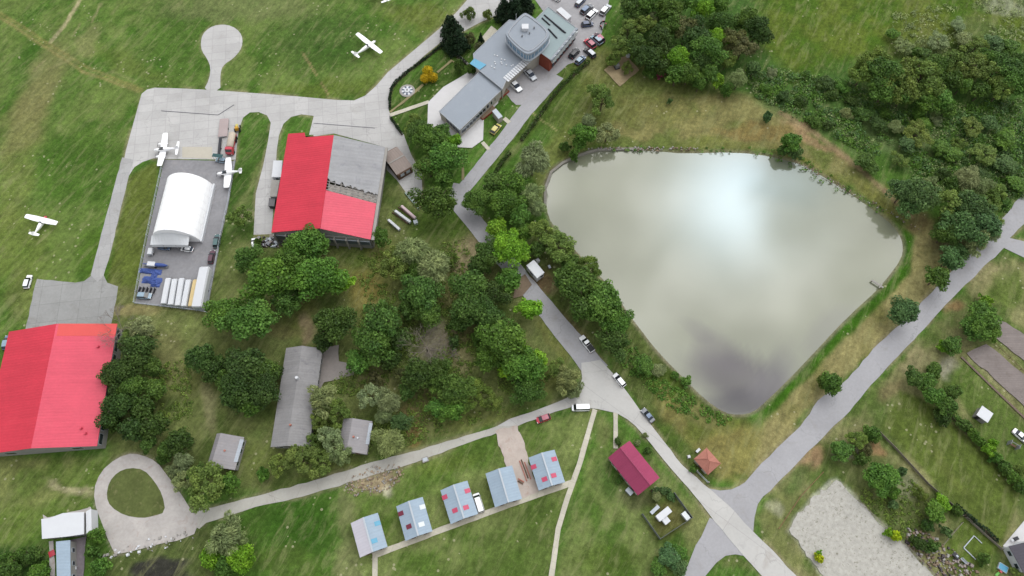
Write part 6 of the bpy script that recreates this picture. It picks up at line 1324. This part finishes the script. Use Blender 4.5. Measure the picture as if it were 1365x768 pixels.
# tussocks and weeds (one stuff object each)
def weeds(name, label, poly, n, tones, s0, s1, seed, z1=1.0, clump=6, sm=1.0):
    r = np.random.RandomState(seed); xs = [p[0] for p in poly]; ys = [p[1] for p in poly]; C_ = []
    px_ = r.uniform(min(xs), max(xs), n*3); py_ = r.uniform(min(ys), max(ys), n*3); ok = sdist(px_, py_, poly) > 0
    px_, py_ = px_[ok][:n], py_[ok][:n]; pts = np.array([P(x, y)[:2] for x, y in zip(px_, py_)])
    nn = fbm(pts[:, 0]/7+3, pts[:, 1]/7, 4); pts = pts[nn > .42]; m = len(pts)
    cs = r.uniform(.4, 1.5, m)*sm; c0 = np.repeat(pts, clump*4, 0); rad = np.repeat(cs, clump*4); N = len(c0)
    d = r.normal(size=(N, 3)); d[:, 2] = np.abs(d[:, 2]); d /= np.linalg.norm(d, axis=1)[:, None]
    c = np.zeros((N, 3)); c[:, 0] = c0[:, 0]+d[:, 0]*rad; c[:, 1] = c0[:, 1]+d[:, 1]*rad; c[:, 2] = d[:, 2]*rad*z1*.8+.1
    nrm = d+.7*r.normal(size=(N, 3)); nrm[:, 2] += .4; nrm /= np.linalg.norm(nrm, axis=1)[:, None]; up = r.normal(size=(N, 3)); t1 = up-(up*nrm).sum(1)[:, None]*nrm; t1 /= np.linalg.norm(t1, axis=1)[:, None]; t2 = np.cross(nrm, t1)
    s = r.uniform(s0, s1, N)[:, None]; v = np.stack([c-t1*s, c+t2*s*.7, c+t1*s, c-t2*s*.7], 1).reshape(-1, 3)
    me = bpy.data.meshes.new(name); me.vertices.add(4*N); me.vertices.foreach_set('co', v.ravel().astype(np.float32)); me.loops.add(4*N); me.loops.foreach_set('vertex_index', np.arange(4*N, dtype=np.int32)); me.polygons.add(N); me.polygons.foreach_set('loop_start', (np.arange(N)*4).astype(np.int32)); me.update(calc_edges=True)
    at = me.attributes.new('clump', 'FLOAT', 'POINT'); at.data.foreach_set('value', np.repeat(np.repeat(r.rand(m), clump*4), 4).astype(np.float32)); me.materials.append(m_leaf)
    o = bpy.data.objects.new(name, me); COL.objects.link(o); o.color = (*[min(1, v*1.25) for v in TONE[tones][0]], 1); return tag(o, label, 'undergrowth', None, 'stuff')
MARSH = [(1000,85),(1060,100),(1130,110),(1200,150),(1400,130),(1400,262),(1340,262),(1240,232),(1215,245),(1130,192),(1040,145),(990,120)]
weeds('undergrowth', 'dense green scrubby weeds in the marsh at the upper right', MARSH, 2300, 'M', .14, .34, 1)
weeds('undergrowth', 'dark low bushes dotted through the marsh', MARSH, 900, 'B', .16, .36, 2, 1.4)
weeds('undergrowth', 'pale straw and grey weeds in the marsh', MARSH, 900, 'W', .12, .28, 3)
weeds('undergrowth', 'pale shrubby growth at the top right corner', [(1190,20),(1400,-20),(1400,90),(1260,80),(1190,60)], 420, 'W', .12, .3, 4)
weeds('undergrowth', 'green weeds on the lake bank below the road', [(835,450),(880,500),(930,535),(975,556),(960,568),(900,550),(850,505),(815,480),(815,450)], 300, 'M', .1, .26, 5, .6, sm=.6)
weeds('undergrowth', 'low growth on the woodland floor', [(480,340),(620,320),(650,430),(740,500),(690,540),(560,590),(400,620),(380,520),(430,520),(480,480)], 2200, 'O', .1, .26, 6, .6, sm=.7)
weeds('undergrowth', 'reeds and weeds along the upper lake shore', [(745,195),(900,196),(1010,196),(1080,212),(1180,280),(1195,300),(1180,296),(1100,245),(1020,210),(840,202),(790,201)], 220, 'M', .1, .24, 7, .6, sm=.5)
weeds('undergrowth', 'weeds in the orchard garden', [(1110,600),(1160,590),(1260,680),(1215,730),(1150,670)], 220, 'O', .1, .24, 8, .5, sm=.5)
weeds('undergrowth', 'weeds between trees behind the big hangar', [(210,440),(250,450),(260,600),(210,600)], 260, 'O', .1, .24, 10, .5, sm=.5)
